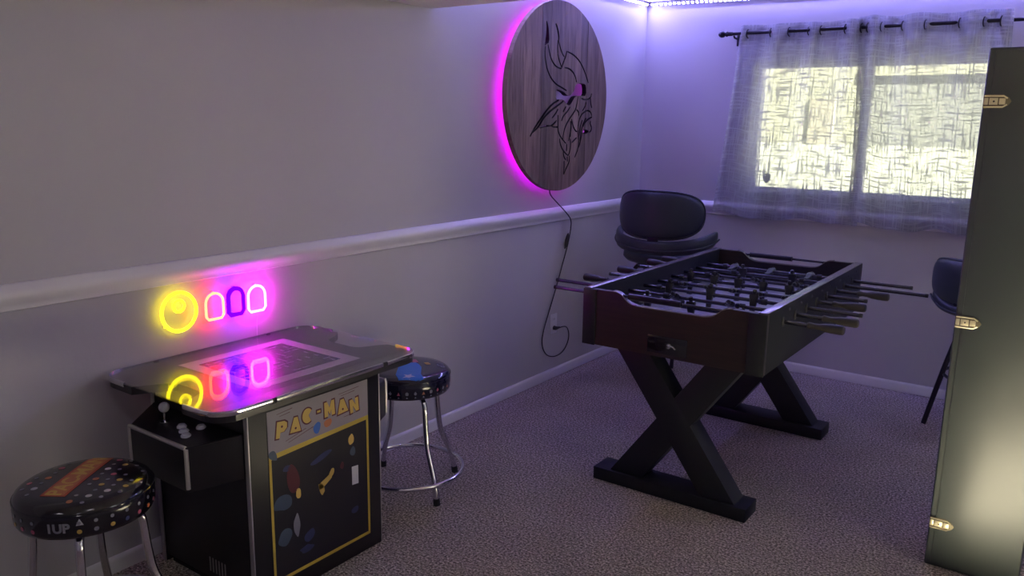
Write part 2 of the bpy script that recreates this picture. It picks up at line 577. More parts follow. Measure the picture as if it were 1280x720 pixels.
def led_tape(label, p0, p1, n, nvis, rot, rev=False):
    p0, p1 = Vector(p0), Vector(p1)
    d = p1 - p0
    t_ = thing('led_strip', label, 'light strip', p0, 0, 'light strips along the ceiling')
    nrm = Vector((math.sin(rot), -math.cos(rot), -.75)).normalized()
    ax = d.normalized()
    side = nrm.cross(ax)
    b = BM()
    vv = [b.verts.new(p + side * sz * .007 - nrm * q) for p in (p0, p1) for sz in (-1, 1) for q in (.0032, .0048)]
    for idx in ((0, 1, 3, 2), (4, 6, 7, 5), (0, 4, 5, 1), (2, 3, 7, 6), (0, 2, 6, 4), (1, 5, 7, 3)):
        b.faces.new([vv[i] for i in idx])
    obj('tape', b, M['white_plastic'], t_, smooth=False)
    me = finish(diode_bm(BM(), Vector((0, 0, 0)), rot), 'diode', [M['led'], M['white_plastic']], False)
    idx = list(range(n))[::-1] if rev else list(range(n))
    rest = BM()
    for j, i in enumerate(idx):
        c = p0 + d * ((i + .5) / n)
        if j < nvis:
            obj('diode', me, None, t_).location = c
        else:
            diode_bm(rest, c, rot)
    o = obj('diode_row', rest, [M['led'], M['white_plastic']], t_, smooth=False)
    o['kind'] = 'stuff'
led_tape('dotted violet light strip above the curtained window', (.03, YB - .022, 2.246), (3.6, YB - .022, 2.205), 118, 32, 0)
led_tape('dotted violet light strip above the round wooden plaque', (.022, 2.89, 2.232), (.022, 4.94, 2.244), 68, 14, R(90), True)

# unseen ceiling lamps, added behind the viewer to fill the room softly
for lx, ly, lbl in ((1.1, -1.2, 'added round frosted fill lamp by the plaque wall, behind the viewer'), (3.1, -1.2, 'added round frosted fill lamp by the glazed door wall, behind the viewer'), (2.2, .35, 'added round frosted fill lamp nearest the soffit, above the viewer')):
    cl = thing('fill_lamp', lbl, 'ceiling lamp', (lx, ly, ZC - .001), 0, 'added fill lamps behind the viewer')
    obj('lamp_base', lathe(BM(), [(0, 0), (.20, 0), (.20, -.02), (0, -.02)], 32, (lx, ly, ZC - .001)), M['white_plastic'], cl)
    obj('lamp_shade', lathe(BM(), [(.19, -.0205), (.185, -.045), (.15, -.075), (.08, -.095), (0, -.10)], 32, (lx, ly, ZC - .001)), M['fill_glass'], cl)

# ------------------------------------------------------------------ curtains
ROD_Y, ROD_Z = 4.892, 2.034
cr = thing('curtain_rod', 'dark iron curtain rod with a turned finial over the window', 'curtain rod', (.58, ROD_Y, ROD_Z))
obj('rod', tube(BM(), [(.585, ROD_Y, ROD_Z), (2.36, ROD_Y, ROD_Z)], .0095, 12), M['rod_dark'], cr)
fp = [(0, -.058), (.010, -.055), (.018, -.045), (.0205, -.034), (.018, -.022), (.011, -.014), (.011, -.011), (.016, -.008), (.016, -.001), (.0125, .002), (.0125, .03), (0, .03)]
obj('finial', lathe(BM(), fp, 16, (.585, ROD_Y, ROD_Z), 'x'), M['rod_dark'], cr)
obj('finial', lathe(BM(), [(r, -h) for r, h in fp], 16, (2.36, ROD_Y, ROD_Z), 'x'), M['rod_dark'], cr)
for x in (.625, 2.30):
    b = BM()
    tube(b, [(x, ROD_Y, ROD_Z - .013), (x, ROD_Y + .01, ROD_Z - .022), (x, YB - .012, ROD_Z - .026), (x, YB - .003, ROD_Z - .026)], .006, 8)
    box(b, x - .012, x + .012, YB - .005, YB - .0005, ROD_Z - .065, ROD_Z + .01, .002)
    obj('bracket', b, M['rod_dark'], cr)
ring_me = None
def curtain(label, cross, first, zt, bot_l, bot_r, front, grom):
    """cross: x at the rod where the cloth passes through the rod line"""
    x0, x1 = cross[0], cross[-1]
    root = thing('sheer_curtain', label, 'curtain', ((x0 + x1) / 2, ROD_Y, .95), 0, 'sheer curtains on the rod')
    nx, nz = 130, 46
    def wave(x):
        s = first
        for a, c in zip(cross, cross[1:]):
            if a <= x <= c:
                return s * math.sin(math.pi * (x - a) / (c - a)) * min(1, (c - a) / .09)
            s = -s
        return 0
    def surf(u, tt, off=0.0):
        x = x0 + (x1 - x0) * u
        wv = wave(x)
        amp = .030 * (1 - .45 * tt) + .004 * math.sin(7 * u + 4 * tt)
        y = ROD_Y + wv * amp + off + front + .006 * math.sin(9 * u + 2.2 * tt) * tt
        xb = bot_l + (bot_r - bot_l) * u
        xx = x + (xb - x) * tt + .008 * math.sin(12 * u + 5 * tt) * tt
        zb = .955 + .010 * math.sin(11 * u + 1) + .006 * math.sin(23 * u) - .012 * (1 - abs(2 * u - 1))
        ztop = zt + .004 * math.sin(17 * u)
        return Vector((xx, y, ztop + (zb - ztop) * tt))
    def sheet_mesh(t0, t1, rows, off, nm, mt):
        b = BM()
        uvl = b.loops.layers.uv.new('UVMap')
        g = [[b.verts.new(surf(i / nx, t0 + (t1 - t0) * j / rows, off)) for i in range(nx + 1)] for j in range(rows + 1)]
        for j in range(rows):
            for i in range(nx):
                fc = b.faces.new((g[j][i], g[j][i + 1], g[j + 1][i + 1], g[j + 1][i]))
                for lp, (ii, jj) in zip(fc.loops, ((i, j), (i + 1, j), (i + 1, j + 1), (i, j + 1))):
                    lp[uvl].uv = (x0 + (x1 - x0) * 1.25 * ii / nx, (t0 + (t1 - t0) * jj / rows) * 1.13)
        return obj(nm, b, mt, root, angle=180)
    sheet_mesh(0, 1, nz, 0, 'cloth', M['linen'])
    sheet_mesh(0.0, .088, 5, -.0025, 'header_band', M['linen'])
    sheet_mesh(.965, 1, 2, -.0025, 'hem', M['linen'])
    for gx in grom:
        b = BM()
        pts = [(gx + .004 * math.cos(a), ROD_Y + front + .02 * math.cos(a), ROD_Z - .004 + .024 * math.sin(a)) for a in [2 * math.pi * k / 20 for k in range(20)]]
        tube(b, pts, .0032, 6, closed=True)
        obj('grommet', b, M['rod_dark'], root)
curtain('left sheer linen curtain panel next to the plaque wall', [.668, .712, .85, .955, 1.067, 1.135, 1.265, 1.35, 1.40], -1, 2.078, .565, 1.435, 0.0, [.712, .85, .955, 1.067, 1.135, 1.265, 1.35])
curtain('right sheer linen curtain panel partly behind the tall black case', [1.335, 1.385, 1.455, 1.56, 1.67, 1.83, 1.94, 2.015, 2.065], 1, 2.088, 1.385, 2.11, -.014, [1.385, 1.455, 1.56, 1.67, 1.83, 1.94, 2.015])

# ------------------------------------------------------------------ round wooden plaque with a carved emblem
STROKES = [[(-0.1635, 0.2577), (-0.1684, 0.2172), (-0.1571, 0.1725), (-0.1341, 0.1281), (-0.0936, 0.0891), (-0.0431, 0.0655), (-0.0024, 0.0557), (0.0547, 0.0404)], [(-0.1401, 0.2671), (-0.1239, 0.2255), (-0.1031, 0.1913), (-0.0727, 0.1676), (-0.0374, 0.1543), (-0.0023, 0.1537)], [(-0.07, 0.3794), (-0.0521, 0.3533), (-0.0376, 0.319), (-0.0384, 0.2959)], [(-0.0445, 0.2979), (-0.0471, 0.2516), (-0.0404, 0.2161), (-0.0188, 0.1814), (0.0004, 0.1591)], [(-0.0394, 0.2958), (-0.0229, 0.2638), (-0.0014, 0.2344), (0.0218, 0.2163)], [(0.0466, 0.2484), (0.0378, 0.2216), (0.0161, 0.1888), (-0.0025, 0.1563)], [(0.0278, 0.1597), (0.0741, 0.1582), (0.1169, 0.1421), (0.1448, 0.1167), (0.1572, 0.0877)], [(0.0539, 0.2453), (0.1115, 0.2348), (0.1657, 0.2146), (0.2163, 0.1802), (0.2578, 0.1335), (0.2851, 0.0908)], [(-0.0192, -0.0135), (-0.0783, -0.0299), (-0.1447, -0.0731), (-0.2002, -0.1205), (-0.2548, -0.1672), (-0.2904, -0.2055)], [(0.0268, -0.0165), (-0.0377, -0.0447), (-0.1059, -0.0724), (-0.1627, -0.1046), (-0.1994, -0.1412), (-0.2222, -0.162), (-0.268, -0.1851)], [(-0.0269, -0.0603), (-0.0509, -0.0846), (-0.0845, -0.1088)], [(-0.0974, -0.1511), (-0.0682, -0.1404), (-0.0391, -0.1216)], [(-0.0975, -0.1485), (-0.0624, -0.1573), (-0.0222, -0.1561)], [(-0.0254, -0.0921), (-0.0236, -0.1294), (-0.0238, -0.1668), (-0.0102, -0.1937), (0.0219, -0.2209), (0.0648, -0.2459)], [(0.096, -0.0469), (0.066, -0.0746), (0.0258, -0.0967), (0.0118, -0.1238)], [(0.0541, -0.0452), (0.0393, -0.0589), (0.0247, -0.0753)], [(0.1778, 0.0124), (0.1692, -0.0234), (0.1553, -0.062), (0.1195, -0.09), (0.0791, -0.1231), (0.0496, -0.1559), (0.0329, -0.1938), (0.0304, -0.2264)], [(0.1659, -0.0591), (0.1884, -0.0724), (0.1952, -0.0944)], [(0.1154, -0.1119), (0.1336, -0.1501), (0.1566, -0.1749), (0.1787, -0.1821)], [(0.1055, -0.1229), (0.115, -0.1611), (0.1041, -0.1941), (0.0904, -0.2324)], [(0.2165, 0.0027), (0.2556, -0.0045), (0.3166, 0.0074), (0.3261, 0.034)], [(0.3166, 0.0074), (0.3184, -0.0195), (0.334, -0.0472)], [(0.2675, -0.0152), (0.2633, -0.0376), (0.2319, -0.0661)], [(0.3348, -0.0924), (0.3277, -0.0728), (0.2929, -0.0605), (0.2488, -0.0713), (0.2116, -0.0942), (0.1921, -0.1332), (0.1893, -0.1777), (0.1923, -0.2279)], [(0.3409, -0.098), (0.2961, -0.1099), (0.2583, -0.1327), (0.2463, -0.1541)], [(0.2733, -0.1045), (0.242, -0.1384), (0.2226, -0.1833), (0.2147, -0.2337)], [(0.235, -0.1161), (0.2102, -0.1609), (0.2041, -0.2056)], [(0.3253, -0.1209), (0.3207, -0.1379), (0.3391, -0.1549), (0.3349, -0.1777), (0.3126, -0.1862)], [(-0.0033, -0.2189), (0.0045, -0.2478), (0.0271, -0.2772), (0.0607, -0.2998), (0.0876, -0.3127)], [(0.0719, -0.2487), (0.0712, -0.2878)], [(0.1079, -0.2198), (0.1149, -0.2591), (0.1003, -0.3031), (0.0876, -0.3137)], [(0.0368, -0.2871), (0.0429, -0.3165), (0.0673, -0.3367)], [(0.1036, -0.3131), (0.1053, -0.3428), (0.0832, -0.3717), (0.061, -0.3956), (0.05, -0.4173)], [(0.0489, -0.3411), (0.0507, -0.3755), (0.0462, -0.4147)], [(0.0803, -0.3174), (0.0838, -0.347)], [(0.1234, -0.242), (0.1512, -0.2275), (0.1746, -0.2153)], [(0.1977, -0.1956), (0.205, -0.2355), (0.193, -0.2802), (0.1751, -0.3048), (0.1617, -0.3245)], [(0.2363, -0.1858), (0.224, -0.2257), (0.2111, -0.2555), (0.2022, -0.2704)], [(0.1166, -0.1222), (0.108, -0.1709), (0.1074, -0.21)]]
HOLES = [[(-0.1625, 0.3899), (-0.1446, 0.3694), (-0.1334, 0.3305), (-0.1291, 0.2781), (-0.1545, 0.2685), (-0.1729, 0.257), (-0.165, 0.2927), (-0.1577, 0.3432)], [(-0.052, 0.0442), (-0.0117, 0.0405), (0.0294, 0.0315), (0.0613, 0.014), (0.0927, 0.0123), (0.118, 0.0294), (0.1383, 0.0463), (0.142, 0.0735), (0.1736, 0.083), (0.2388, 0.0859), (0.2637, 0.076), (0.2675, 0.0181), (0.2211, 0.0177), (0.1561, 0.0155), (0.1305, -0.0027), (0.1056, -0.0305), (0.0799, -0.0408), (0.0585, -0.0317), (0.0316, -0.011), (0.0008, -0.0077), (-0.0542, -0.0146)], [(-0.2035, -0.1578), (-0.1608, -0.1488), (-0.0977, -0.1458), (-0.0973, -0.1537), (-0.1508, -0.1576), (-0.1938, -0.1629)], [(0.2463, -0.1721), (0.2718, -0.1675), (0.3061, -0.1749), (0.3046, -0.1862), (0.268, -0.1958), (0.2477, -0.1934)]]

PCY, PCZ, PR = 3.835, 1.630, .503
PX0, PX1 = .052, .080                               # back and front face of the disc
def ribbon(bm, pts, w, x0, x1):
    p = chaikin([(a, c, 0) for a, c in pts], 2)
    n = len(p)
    L_, R_ = [], []
    for i in range(n):
        d = (p[min(i + 1, n - 1)] - p[max(i - 1, 0)]).normalized()
        nn = Vector((-d.y, d.x, 0))
        tt = i / (n - 1)
        ww = w * (.35 + .65 * math.sin(math.pi * min(1, max(0, .06 + tt * .88))) ** .6) / 2
        L_.append(p[i] + nn * ww)
        R_.append(p[i] - nn * ww)
    poly = L_ + R_[::-1]
    prism(bm, [(PCY + q.x, PCZ + q.y) for q in poly], x0, x1, 'x')
disc = BM()
NS = 144
prism(disc, [(PCY + PR * math.cos(2 * math.pi * k / NS), PCZ + PR * math.sin(2 * math.pi * k / NS)) for k in range(NS)], PX0, PX1, 'x', .0015)
cur = obj('disc_blank', disc, M['plank'], smooth=False)
def cut(ob, cutter_bm):
    bmesh.ops.recalc_face_normals(cutter_bm, faces=cutter_bm.faces[:])
    cme = bpy.data.meshes.new('cutter')
    cutter_bm.to_mesh(cme)
    cutter_bm.free()
    co = bpy.data.objects.new('cutter', cme)
    COL.objects.link(co)
    md = ob.modifiers.new('cut', 'BOOLEAN')
    md.operation = 'DIFFERENCE'
    md.solver = 'EXACT'
    md.use_self = True
    md.object = co
    dg = bpy.context.evaluated_depsgraph_get()
    me = bpy.data.meshes.new_from_object(ob.evaluated_get(dg))
    ob.modifiers.clear()
    ob.data = me
    bpy.data.objects.remove(co)
b = BM()
for k, pts in enumerate(STROKES):
    ribbon(b, pts, .0096 if k not in (8, 9, 2) else .013, PX1 - .013 - .00007 * k, PX1 + .01 + .00007 * k)
cut(cur, b)
b = BM()
for pts in HOLES:
    p = chaikin([(a, c, 0) for a, c in pts], 1, True)
    prism(b, [(PCY + q.x, PCZ + q.y) for q in p], PX0 - .01, PX1 + .012, 'x')
cut(cur, b)
plaque = thing('wall_plaque', 'large round wooden wall plaque with a carved horned head, glowing magenta behind', 'wall plaque', (.03, PCY, PCZ - PR))
base = cur.data
bpy.data.objects.remove(cur)
edges = [PCY - PR - .01]
random.seed(3)
while edges[-1] < PCY + PR - .10:
    edges.append(edges[-1] + random.uniform(.066, .098))
edges.append(PCY + PR + .01)
for a, c in zip(edges, edges[1:]):
    b = BM()
    b.from_mesh(base)
    for yy, s in ((a, -1), (c, 1)):
        gm = b.verts[:] + b.edges[:] + b.faces[:]
        r_ = bmesh.ops.bisect_plane(b, geom=gm, plane_co=(0, yy, 0), plane_no=(0, s, 0), clear_outer=True)
        ee = [e for e in r_['geom_cut'] if isinstance(e, bmesh.types.BMEdge)]
        if ee:
            bmesh.ops.holes_fill(b, edges=ee, sides=0)
    for f_ in b.faces:
        cx = f_.calc_center_median()
        rr = math.hypot(cx.y - PCY, cx.z - PCZ)
        seam = abs(cx.y - a) < .0006 or abs(cx.y - c) < .0006
        if PX0 + .0004 < cx.x < PX1 - .0012 and rr < PR - .004 and not seam:
            f_.material_index = 1
    # strips differ a little in height, so the joints read
    dx = random.uniform(-.0009, .0009)
    for q in b.verts:
        if q.co.x > PX1 - .0005:
            q.co.x += dx
    obj('plank', b, [M['plank'], M['char']], plaque, smooth=False)
# light tape around the rear, and the stand-off blocks that carry the disc
b = BM()
NR = 96
for k in range(NR):
    pass
rin, rout = PR - .058, PR - .040
va, vb_ = [], []
for k in range(NR):
    a = 2 * math.pi * k / NR
    va.append(b.verts.new((PX0 - .0015, PCY + rin * math.cos(a), PCZ + rin * math.sin(a))))
    vb_.append(b.verts.new((PX0 - .0015, PCY + rout * math.cos(a), PCZ + rout * math.sin(a))))
for k in range(NR):
    j = (k + 1) % NR
    b.faces.new((va[k], vb_[k], vb_[j], va[j]))
r_ = bmesh.ops.extrude_face_region(b, geom=b.faces[:])
for q in r_['geom']:
    if isinstance(q, bmesh.types.BMVert):
        q.co.x -= .002
o = obj('light_tape', b, M['halo'], plaque, smooth=False)
o['label'] = 'glowing magenta light tape behind the rim'
for a in (45, 135, 225, 315):
    yy, zz = PCY + .36 * math.cos(R(a)), PCZ + .36 * math.sin(R(a))
    obj('standoff', lathe(BM(), [(0, .0005), (.014, .0005), (.014, PX0), (0, PX0)], 14, (0, yy, zz), 'x'), M['white_plastic'], plaque)

# power cord of the plaque and the outlet
out_ = thing('wall_outlet', 'white duplex wall outlet below the plaque', 'outlet', (0, 3.94, .33))
OY, OZ = 3.938, .332
b = BM()
box(b, .0005, .006, OY - .036, OY + .036, OZ - .060, OZ + .060, .002)
pl = obj('cover_plate', b, M['white_plastic'], out_)
for dz in (.026, -.026):
    b = BM()
    prism(b, [(OY + .017 * math.cos(a), OZ + dz + .0165 * max(-.78, min(.78, math.sin(a)))) for a in [2 * math.pi * k / 24 for k in range(24)]], .006, .0075, 'x')
    s_ = obj('socket', b, M['white_plastic'], pl)
    for dy, hh in ((-.006, .006), (.006, .005)):
        obj('slot', box(BM(), .0074, .0079, OY + dy - .001, OY + dy + .001, OZ + dz - hh + .003, OZ + dz + hh + .003), M['rubber'], pl, smooth=False)
cord = thing('power_cord', 'thin black cord with inline switch hanging from the plaque to the outlet', 'cord', (.012, 3.94, .14))
path = [(.045, 3.795, 1.135), (.035, 3.82, 1.10), (.034, 3.90, 1.05), (.036, 4.00, .985), (.036, 4.055, .94), (.020, 4.075, .88), (.012, 4.065, .80), (.010, 4.015, .69), (.009, 3.955, .56), (.009, 3.88, .42), (.009, 3.815, .30), (.009, 3.81, .22), (.009, 3.86, .155), (.009, 3.95, .125), (.011, 4.04, .135), (.016, 4.09, .19), (.024, 4.085, .25), (.034, 4.04, .30), (.040, 3.985, .312), (.034, 3.955, .308)]
obj('cable', tube(BM(), chaikin(path, 3), .0034, 8), M['cord'], cord)
obj('inline_switch', tube(BM(), [(.0135, 4.060, .86), (.0130, 4.056, .845), (.0135, 4.047, .82), (.0130, 4.036, .79), (.0125, 4.028, .77)], [.003, .0085, .0118, .0085, .003], 12), M['cord'], cord)
obj('plug', tube(BM(), [(.0078, OY, OZ - .024), (.022, OY, OZ - .024), (.030, OY + .008, OZ - .022), (.036, OY + .022, OZ - .020)], [.013, .012, .008, .004], 12), M['cord'], cord)

# ------------------------------------------------------------------ neon sign on the wall (plain glowing loops)
def rr_arch(cy, z0, z1, hw):
    return [(cy + hw * math.cos(a), z1 - hw + hw * math.sin(a)) for a in [math.pi * k / 14 for k in range(15)]] + [(cy - hw, z0), (cy + hw, z0)]
sign = thing('neon_sign', 'row of four glowing neon loops, yellow red blue and pink, above arcade table', 'neon sign', (.006, 1.68, .775))
for pts in ([(1.534 + .078 * math.cos(2 * math.pi * k / 40), .846 + .080 * math.sin(2 * math.pi * k / 40)) for k in range(40)],
            rr_arch(1.672, .784, .899, .047), rr_arch(1.760, .784, .903, .0435), rr_arch(1.851, .780, .899, .049)):
    obj('backing_panel', prism(BM(), pts, .010, .013, 'x'), M['acrylic'], sign, smooth=False)
for yy, zz in ((1.480, .80), (1.588, .80), (1.672, .893), (1.760, .897), (1.851, .893)):
    obj('standoff', lathe(BM(), [(0, .0005), (.003, .0005), (.003, .0145), (0, .0145)], 10, (0, yy, zz), 'x'), M['chrome'], sign)
TX = .0215
def loop(pts, r, m, nm):
    o = obj('neon_tube', tube(BM(), [(TX, p[0], p[1]) for p in pts], r, 10, closed=True), m, sign)
    o['label'] = nm
circ = lambda cy, cz, ry, rz, n=48: [(cy + ry * math.cos(2 * math.pi * k / n), cz + rz * math.sin(2 * math.pi * k / n)) for k in range(n)]
loop(circ(1.534, .846, .0645, .067), .0056, M['n_yellow'], 'glowing yellow neon ring')
loop(circ(1.534, .866, .020, .020, 28), .0045, M['n_yellow'], 'small yellow neon ring inside the large one')
def arch(cy, z0, z1, hw):
    p = [(cy + hw * math.cos(a), z1 - hw + hw * math.sin(a)) for a in [math.pi * k / 14 for k in range(15)]]
    return p + [(cy - hw, z0 + .012), (cy - hw + .010, z0), (cy + hw - .010, z0), (cy + hw, z0 + .012)]
loop(arch(1.672, .795, .888, .0355), .0048, M['n_red'], 'glowing red neon arch')
loop(arch(1.760, .796, .892, .0320), .0078, M['n_blue'], 'glowing blue neon arch')
loop(arch(1.851, .792, .888, .0375), .0045, M['n_pink'], 'glowing pink white neon arch')
obj('sign_wire', tube(BM(), [(.011, 1.858, .772), (.006, 1.857, .74), (.005, 1.856, .62), (.005, 1.85, .30)], .0012, 6), M['white_plastic'], sign)

# ------------------------------------------------------------------ cocktail arcade table
AX0, AX1, AY0, AY1, ATZ = .062, .573, 1.385, 1.930, .664
AXC, AYC = (AX0 + AX1) / 2, (AY0 + AY1) / 2
arc = thing('arcade_table', 'black cocktail arcade table with glass top and printed side panel', 'arcade table', (AXC, AYC, 0))
obj('cabinet_body', box(BM(), AX0 + .018, AX1 - .018, AY0 + .006, AY1 - .006, .03, ATZ, .002), M['black'], arc)
obj('plinth', box(BM(), AX0 + .03, AX1 - .03, AY0 + .02, AY1 - .02, .0005, .03), M['rubber'], arc, smooth=False)
for x0 in (AX0, AX1 - .018):
    sp = obj('side_panel', box(BM(), x0, x0 + .018, AY0 + .004, AY1 - .004, .004, ATZ, .0015), M['black'], arc)
    for y0, y1 in ((AY0, AY0 + .004), (AY1 - .004, AY1)):
        e = obj('edge_moulding', box(BM(), x0 - .0005, x0 + .0185, y0 - .001, y1, .004, ATZ - .003, .0015), M['edge'], sp)
        e['label'] = 'grey edge moulding'
# speaker slots at the foot of the end panel
for i in range(6):
    for yy in (AY0 + .0055,):
        obj('vent_slot', box(BM(), .33 + i * .016, .335 + i * .016, yy - .0006, yy + .0004, .055, .105), M['edge'], arc, smooth=False)

def control_panel(s):
    """s=-1: end towards the viewer, s=+1: far end; plan narrows away from the cabinet"""
    yb = AY0 - .0005 if s < 0 else AY1 + .0005
    yf = yb + s * .135
    w0, w1 = .235, .150
    cp = obj('control_panel', prism(BM(), [], 0, 1) if False else _panel_bm(yb, yf, w0, w1), M['black'], arc, angle=30)
    rz = lambda t: .582 - .022 * t
    # grey edge strips: along the top front edge and down the front corners
    for sx in (-1, 1):
        x = AXC + sx * (w1 + .0005)
        obj('edge_moulding', tube(BM(), [(x, yf, .432), (x, yf, .55), (x - sx * .004, yf - s * .002, .558)], .0065, 8), M['edge'], cp)
    obj('edge_moulding', tube(BM(), [(AXC - w1, yf, .5575), (AXC + w1, yf, .5575)], .0065, 8), M['edge'], cp)
    obj('edge_moulding', tube(BM(), [(AXC + s * -w1, yf, .558), (AXC + s * -w0, yb + s * .01, .579)], .0035, 8), M['black'], cp)
    jx = AXC - s * -1 * .075 if False else AXC + s * .062
    jy = yb + s * .068
    jz = .5715
    js = obj('joystick', lathe(BM(), [(0, 0), (.016, 0), (.016, .002), (.004, .004), (.0035, .035), (0, .035)], 16, (jx, jy, jz)), M['chrome'], cp)
    obj('ball_top', lathe(BM(), [(0, .030)] + [(.0165 * math.sin(math.pi * k / 10), .0465 - .0165 * math.cos(math.pi * k / 10)) for k in range(1, 10)] + [(0, .063)], 18, (jx, jy, jz)), M['white_plastic'], cp)
    for dx, dy in ((-.018, .046), (-.050, .060), (-.082, .074), (-.078, .020)):
        bx, by = AXC + s * (dx - .004), yb + s * (dy + .018)
        tz = .582 - .022 * ((by - yb) * s / .135)
        obj('button', lathe(BM(), [(.0150, -.001), (.0150, .004), (.0130, .006), (.0115, .005), (.0105, .0095), (0, .0105)], 18, (bx, by, tz)), M['button'], cp)

def _panel_bm(yb, yf, w0, w1):
    b = BM()
    def ring(z0, z1):
        return [(AXC - w0, yb, z1), (AXC + w0, yb, z1), (AXC + w1, yf, z0), (AXC - w1, yf, z0)]
    lo = [b.verts.new(p) for p in ring(.418, .438)]
    hi = [b.verts.new(p) for p in ring(.560, .582)]
    b.faces.new(lo[::-1]); b.faces.new(hi)
    for i in range(4):
        j = (i + 1) % 4
        b.faces.new((lo[i], lo[j], hi[j], hi[i]))
    bmesh.ops.recalc_face_normals(b, faces=b.faces[:])
    bmesh.ops.bevel(b, geom=b.edges[:], offset=.006, segments=2, affect='EDGES', profile=.5)
    return b
control_panel(-1)
control_panel(1)

# top board with player notches, bezel, screen, glass and its metal edging
GX0, GX1, GY0, GY1, GZ = .020, .634, 1.248, 2.082, .690
def rrect(x0, x1, y0, y1, r, n=8):
    p = []
    for cx, cy, a0 in ((x1 - r, y1 - r, 0), (x0 + r, y1 - r, 90), (x0 + r, y0 + r, 180), (x1 - r, y0 + r, 270)):
        p += [(cx + r * math.cos(R(a0 + 90 * k / n)), cy + r * math.sin(R(a0 + 90 * k / n))) for k in range(n + 1)]
    return p
rr = rrect(GX0, GX1, GY0, GY1, .075)
n8 = 9
q1, q2, q3, q4 = rr[:n8], rr[n8:2 * n8], rr[2 * n8:3 * n8], rr[3 * n8:]
nx0, nx1, nd = .19, .475, .105
notch_far = [(nx1 - .01, GY1), (nx1 - .035, GY1 - .04), (nx1 - .06, GY1 - nd + .012), (nx1 - .085, GY1 - nd), (nx0 + .085, GY1 - nd), (nx0 + .06, GY1 - nd + .012), (nx0 + .035, GY1 - .04), (nx0 + .01, GY1)]
notch_near = [(x, GY0 + (GY1 - y)) for x, y in notch_far[::-1]]
board = q1 + [(.517, GY1)] + notch_far + q2 + q3 + notch_near + q4
b = BM()
prism(b, board, ATZ, GZ, 'z')
obj('top_board', b, M['topblack'], arc, smooth=False)
b = BM()
prism(b, rr, GZ + .0022, GZ + .0072, 'z')
gl = obj('glass_top', b, M['glass_top'], arc, smooth=False)
# bezel frame: outer and inner rectangle at the board, the screen sits inside it
def frame(bm, o, i, z0, z1):
    (ox0, ox1, oy0, oy1), (ix0, ix1, iy0, iy1) = o, i
    box(bm, ox0, ox1, oy0, iy0, z0, z1)
    box(bm, ox0, ox1, iy1, oy1, z0, z1)
    box(bm, ox0, ix0, iy0, iy1, z0, z1)
    box(bm, ix1, ox1, iy0, iy1, z0, z1)
    return bm
SX0, SX1, SY0, SY1 = .158, .474, 1.505, 1.848
obj('screen_bezel', frame(BM(), (.112, .520, 1.462, 1.893), (SX0, SX1, SY0, SY1), GZ + .0002, GZ + .0012), M['bezel'], arc, smooth=False)
scr = obj('screen', box(BM(), SX0, SX1, SY0, SY1, GZ + .0001, GZ + .0006), M['screen'], arc, smooth=False)
b = BM()
random.seed(11)
gy, gx = 9, 11
for i in range(gx):
    for j in range(gy):
        x = SX0 + .022 + (SX1 - SX0 - .044) * i / (gx - 1)
        y = SY0 + .022 + (SY1 - SY0 - .044) * j / (gy - 1)
        kx, ky = (.024, .008) if random.random() < .5 else (.008, .030)
        if random.random() < .62:
            box(b, x - kx / 2, x + kx / 2, y - ky / 2, y + ky / 2, GZ + .0006, GZ + .0009)
obj('screen_picture', b, M['maze'], scr, smooth=False)['kind'] = 'stuff'
# edging strips with clips
def edge_run(pts):
    b = BM()
    sec = [(-.0005, -.004), (.0045, -.002), (.0055, .006), (.0045, .012), (-.0005, .0125)]
    rows = []
    n = len(pts)
    for i in range(n):
        a, c = Vector((*pts[max(i - 1, 0)], 0)), Vector((*pts[min(i + 1, n - 1)], 0))
        d = (c - a).normalized()
        nn = Vector((d.y, -d.x, 0))
        rows.append([b.verts.new((pts[i][0] + nn.x * s[0], pts[i][1] + nn.y * s[0], GZ - .008 + s[1] + .003)) for s in sec])
    for A, B in zip(rows, rows[1:]):
        for k in range(len(sec) - 1):
            b.faces.new((A[k], B[k], B[k + 1], A[k + 1]))
        b.faces.new((A[-1], B[-1], B[0], A[0]))
    b.faces.new(rows[0]); b.faces.new(rows[-1][::-1])
    e = obj('edge_strip', b, M['chrome'], gl, angle=60)
    e['label'] = 'chrome edge strip'
edge_run([(.475, GY0)] + q4 + [(GX1, 1.43)])
edge_run([(GX1, 1.445), (GX1, 1.66), (GX1, 1.885)])
edge_run([(GX1, 1.905)] + q1 + [(.505, GY1)])
edge_run([(.165, GY1)] + q2 + [(GX0, 1.90)])
edge_run([(GX0, 1.885), (GX0, 1.66), (GX0, 1.445)])
edge_run([(GX0, 1.43)] + q3 + [(.165, GY0)])
for (x, y) in ((GX1, 1.4375), (GX1, 1.895), (GX0, 1.4375), (GX0, 1.895)):
    sgn = 1 if x > .3 else -1
    obj('edge_clip', box(BM(), x - .002, x + .004, y - .008, y + .008, GZ - .010, GZ + .007, .001), M['black'], gl)

# printed side panel
ART_X = AX1 + .0002
def art_poly(pts, lift, m, nm, parent=None):
    b = BM()
    prism(b, pts, ART_X + lift, ART_X + lift + .0004, 'x')
    return obj(nm, b, m, parent or art, smooth=False)
b = BM()
box(b, ART_X, ART_X + .0012, 1.452, 1.872, .060, .634, .0004, 1)
art = obj('art_panel', b, M['art_black'], arc, smooth=False)
art['label'] = 'printed panel with pale header and yellow frame'
art_poly([(1.454, .632), (1.870, .632), (1.870, .490), (1.454, .478)], .0012, M['art_pale'], 'art_header')
b = BM()
for pts in ([(1.454, .492), (1.870, .504), (1.870, .490), (1.454, .476)], [(1.454, .062), (1.463, .062), (1.463, .476), (1.454, .476)], [(1.861, .062), (1.870, .062), (1.870, .494), (1.861, .493)], [(1.454, .062), (1.870, .062), (1.870, .073), (1.454, .073)]):
    prism(b, pts, ART_X + .0016, ART_X + .0021, 'x')
